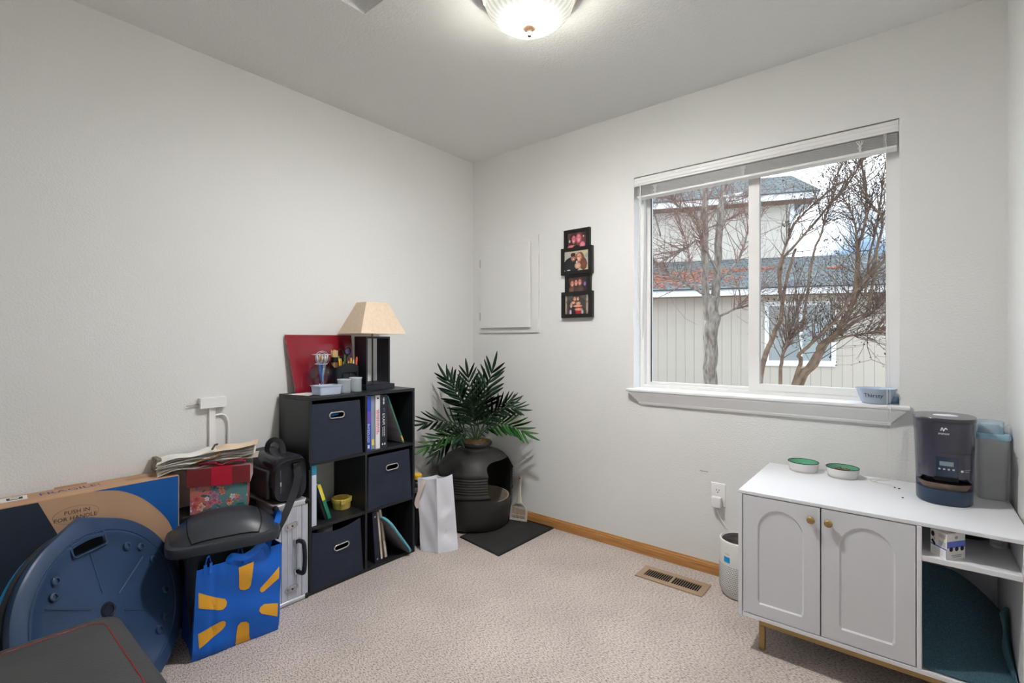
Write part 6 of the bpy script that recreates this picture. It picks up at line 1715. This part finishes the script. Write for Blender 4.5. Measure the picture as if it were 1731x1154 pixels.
for k in range(520):
    a, q = rm.uniform(0, 2 * PI), .092 * math.sqrt(rm.random())
    p = UC + Vector((q * math.cos(a), q * math.sin(a), .512 + .012 * (1 - q / .09)))
    d = Vector((rm.gauss(0, 1), rm.gauss(0, 1), abs(rm.gauss(0, .6)))).normalized() * rm.uniform(.010, .022)
    s = Vector((rm.gauss(0, 1), rm.gauss(0, 1), rm.gauss(0, .4))) * .006
    tube(bm, [p, p + d * .5 + s, p + d], .0008, 3, cap=False)
part('moss', bm, M('moss_strands', (104, 86, 52), rough=0.95, col2=(140, 112, 72), vs=80), ur, kind='stuff', weld=False)

pm = thing('palm_plant', 'green artificial palm growing from the urn neck', 'plant', (UC.x, UC.y, UC.z + .51))
Rv, Tv = Vector((.774, .633, 0)), Vector((.633, -.774, 0))
def leaf_mesh(nm, mat):
    bm = bmesh.new()
    n = 7
    rows = []
    for k in range(n + 1):
        t = k / n
        w = .078 * math.sin(PI * min(1, (t * .92 + .04))) ** .7 * (1 - .25 * t) + (.004 if t < 1 else 0)
        zc = -.16 * t * t
        rows.append([bm.verts.new((-w, t, zc + .35 * w)), bm.verts.new((0, t, zc)), bm.verts.new((w, t, zc + .35 * w))])
    for a, b in zip(rows[:-1], rows[1:]):
        bm.faces.new((a[0], a[1], b[1], b[0])); bm.faces.new((a[1], a[2], b[2], b[1]))
    bmesh.ops.solidify(bm, geom=list(bm.faces), thickness=.006)
    me = bpy.data.meshes.new(nm); bm.to_mesh(me); bm.free(); me.materials.append(mat)
    for p in me.polygons: p.use_smooth = True
    return me
m_lf1 = M('palm_dark_green', (62, 94, 64), rough=0.42, col2=(44, 72, 52), vs=30)
m_lf2 = M('palm_bright_green', (74, 138, 60), rough=0.42, col2=(54, 110, 52), vs=30)
m_lf3 = M('palm_blue_green', (86, 120, 108), rough=0.4, col2=(64, 98, 86), vs=30)
LM = [leaf_mesh('leaflet_dark', m_lf1), leaf_mesh('leaflet_bright', m_lf2), leaf_mesh('leaflet_blue', m_lf3)]
m_stem = M('palm_stem', (70, 92, 58), rough=0.5)
#        dx   dz    t    bow   len  mat  pairs
FR = [(.105, .46, .02, .02, .135, 0, 10), (-.175, .41, .05, .04, .125, 0, 10), (-.045, .43, .04, .02, .12, 0, 10), (-.125, .40, .14, .03, .11, 0, 10),
      (.255, .235, .10, .15, .115, 0, 10), (.300, .10, .15, .16, .125, 1, 10), (-.285, .160, .19, .12, .12, 0, 9), (-.265, .03, .23, .13, .115, 1, 9),
      (-.215, -.02, .16, .16, .115, 0, 9), (-.07, .08, .30, .16, .10, 2, 8), (.115, .13, .12, .06, .075, 2, 5), (.04, .36, -.03, .02, .115, 0, 10), (.215, .27, .02, .10, .10, 0, 9), (-.02, .30, .17, .06, .11, 0, 10)]
base = UC + Vector((0, 0, .505))
for dx, dz, t_, bow_, ll, mi, npair in FR:
    tip = base + Rv * dx + Tv * t_ + Vector((0, 0, dz))
    mid = base.lerp(tip, .5) + Vector((0, 0, bow_)) - (Rv * dx + Tv * t_) * .12
    P = [base.lerp(mid, s).lerp(mid.lerp(tip, s), s) for s in [k / 16 for k in range(17)]]
    fr = part('frond', tube(new(), P, [.0036 - .0022 * k / 16 for k in range(17)], 6), m_stem, pm, smooth=60)
    inv = MW[pm.name].inverted()
    def add_leaf(p, direction, nrm, L):
        y = direction.normalized(); x = y.cross(nrm).normalized(); z = x.cross(y)
        m4 = Matrix(((x.x * L, y.x * L, z.x * L, p.x), (x.y * L, y.y * L, z.y * L, p.y), (x.z * L, y.z * L, z.z * L, p.z), (0, 0, 0, 1)))
        o = bpy.data.objects.new('leaflet', LM[mi]); COL.objects.link(o); o.parent = fr
        o.matrix_local = inv @ m4
    side0 = None
    for k in range(npair):
        s = .30 + .67 * k / (npair - 1)
        i = min(15, int(s * 16)); p = P[i].lerp(P[i + 1], s * 16 - i)
        d = (P[i + 1] - P[i]).normalized()
        side = d.cross(-Tv * .75 + Vector((0, 0, -.65))).normalized()
        if side0 is not None and side.dot(side0) < 0: side = -side
        side0 = side
        nrm = side.cross(d).normalized()
        L = ll * (.78 + .5 * math.sin(PI * (.15 + .75 * k / (npair - 1))) * .55)
        for sg in (-1, 1):
            ang = math.radians(58 - 30 * k / (npair - 1) + rm.uniform(-6, 6))
            dd = d * math.cos(ang) + side * sg * math.sin(ang) + nrm * rm.uniform(-.05, .15) + Vector((0, 0, -.06))
            e = p + dd * L
            if e.x < .012: dd.x += (.012 - e.x) / L * 1.3
            if e.y > -.012: dd.y -= (e.y + .012) / L * 1.3
            if e.y < -.76 and e.x < .32: dd.y += (-.76 - e.y) / L * 1.3
            add_leaf(p, dd, nrm, L)
    dd = (P[16] - P[15]).normalized()
    e = P[16] + dd * ll
    if e.x < .012: dd.x += (.012 - e.x) / ll * 1.3
    if e.y > -.012: dd.y -= (e.y + .012) / ll * 1.3
    if e.y < -.76 and e.x < .32: dd.y += (-.76 - e.y) / ll * 1.3
    add_leaf(P[16], dd, nrm, ll)

# ------------------------------------------------------------------ white shopping bag and bottle
wb = thing('white_bag', 'crumpled white shopping bag between the bookcase and the urn', 'bag', (.39, -.68, 0))
A0, B0, C0, D0 = Vector((.322, -.752, .001)), Vector((.428, -.718, .001)), Vector((.458, -.596, .001)), Vector((.350, -.625, .001))
A1, B1, C1, D1 = Vector((.300, -.758, .405)), Vector((.408, -.712, .408)), Vector((.428, -.612, .415)), Vector((.330, -.640, .400))
def wbr(v, ins=0.0, n=9):
    q = [A0.lerp(A1, v), B0.lerp(B1, v), C0.lerp(C1, v), D0.lerp(D1, v)]
    c = (q[0] + q[1] + q[2] + q[3]) / 4
    out = []
    for k in range(4):
        a, b = q[k], q[(k + 1) % 4]
        nn = Vector((b.y - a.y, a.x - b.x, 0)).normalized()
        for i in range(n):
            s = i / n
            p = a.lerp(b, s)
            bulge = math.sin(PI * s)
            if k == 0: w = -.010 * bulge * (0.3 + v) + .003 * math.sin(12 * v + 7 * s)
            elif k == 1: w = (.010 * math.sin(7 * v + 2.2 * s) * bulge + .014 * max(0, 1 - abs(v - .42 - .12 * s) / .10) * bulge - .018 * max(0, 1 - abs(v - .27 + .1 * s) / .12) * bulge)
            else: w = .006 * math.sin(9 * v + k) * bulge
            p = p + nn * w
            if v < .12 and k in (1,): p = p + nn * .012 * (1 - v / .12) * s
            if ins: p = p + (c - p).normalized() * ins
            p.z += -.012 * bulge * v if k in (0, 2) else -.004 * bulge * v
            out.append(p)
    return out
bm = new(); N = 22
loft(bm, [wbr(k / N) for k in range(N + 1)] + [wbr(1, .0015)] + [wbr(1 - k / N, .0015) for k in range(1, 17)], cap1=False)
m_wb = M('white_nonwoven', (224, 225, 232), rough=0.7, var=0.04, vs=8, bump=0.25, bs=26)
part('body', bm, m_wb, wb, smooth=28)
hp2_ = [(.345, -.748, .395), (.340, -.760, .36), (.325, -.772, .31), (.316, -.777, .27), (.322, -.768, .245)]
strap([tuple(p[:3]) for p in smooth_path([p + (0,) for p in hp2_], 4)], .022, M('strap_beige', (206, 192, 182), rough=0.8), 'handle', wb, t=.002)
bo2 = thing('capped_bottle', 'dark bottle with yellow cap behind the white bag', 'bottle', (.225, -.698, 0))
T = Matrix.Translation((.225, -.698, 0))
bm = new(); lathe(bm, [(0, 0), (.036, 0), (.040, .006), (.040, .335), (.034, .355), (.024, .362), (.024, .372), (0, .372)], 36, T); part('body', bm, M('bottle_charcoal', (36, 38, 44), rough=0.35), bo2, smooth=40)
bm = new(); lathe(bm, [(.0402, .300), (.0402, .332)], 36, T, cap0=False, cap1=False); part('label_band', bm, M('bottle_label', (120, 120, 124), rough=0.5), bo2, smooth=40)
bm = new(); lathe(bm, [(0, .372), (.028, .372), (.029, .376), (.029, .394), (.024, .400), (0, .401)], 36, T, radial=lambda t, r, z: r * (1 + .03 * math.cos(14 * t))); part('cap', bm, M('cap_yellow', (226, 178, 40), rough=0.45), bo2, smooth=30)

# ------------------------------------------------------------------ litter scoop
sp0, sp1 = Vector((.468, -.060, .0075)), Vector((.452, -.014, .272))
sy = (sp1 - sp0).normalized(); sx = Vector((.97, .18, 0)); sx = (sx - sy * sx.dot(sy)).normalized(); sz = sx.cross(sy)
SM = Matrix(((sx.x, sy.x, sz.x, sp0.x), (sx.y, sy.y, sz.y, sp0.y), (sx.z, sy.z, sz.z, sp0.z), (0, 0, 0, 1)))
so = thing('litter_scoop', 'beige slotted litter scoop leaning on the wall beside the urn', 'scoop', mat4=SM)
m_sc = M('beige_plastic', (196, 190, 178), rough=0.5, var=0.04)
arch = [(-.060, 0), (.060, 0), (.061, .05)] + [(.061 * math.cos(a), .058 + .054 * math.sin(a)) for a in [k * PI / 14 for k in range(1, 14)]] + [(-.061, .05)]
inner = [(x * .86, .010 + y * .86) for x, y in arch]
bm = new(); loft(bm, [[(x, y, 0) for x, y in arch], [(x, y, .018) for x, y in arch], [(x, y, .018) for x, y in inner], [(x, y, 0) for x, y in inner], [(x, y, 0) for x, y in arch]], cap0=False, cap1=False)
part('head_rim', bm, m_sc, so, world=False)
for k in range(10):
    x = -.045 + k * .010
    top = .058 + .044 * math.sqrt(max(0, 1 - (x / .053) ** 2))
    part('tine', box(new(), (x - .0019, .008, .001), (x + .0019, top + .006, .005)), m_sc, so, world=False)
part('crossbar', box(new(), (-.052, .030, .0008), (.052, .036, .0065)), m_sc, so, world=False)
part('back_plate', box(new(), (-.040, .086, .0005), (.040, .106, .004)), m_sc, so, world=False)
bm = new()
hr = []
for y, w, d, z in ((.104, .022, .010, .009), (.125, .019, .009, .010), (.160, .013, .008, .012), (.200, .0105, .008, .012), (.245, .012, .008, .012), (.270, .012, .007, .012), (.280, .007, .004, .012)):
    hr.append([(w * math.cos(a), y, z + d * math.sin(a)) for a in [2 * PI * k / 16 for k in range(16)]])
loft(bm, hr); part('handle', bm, m_sc, so, world=False, smooth=50)
part('hang_hole', tube(new(), [(0, .264, .0175), (0, .264, .0202)], .004, 12), m_dark, so, world=False)
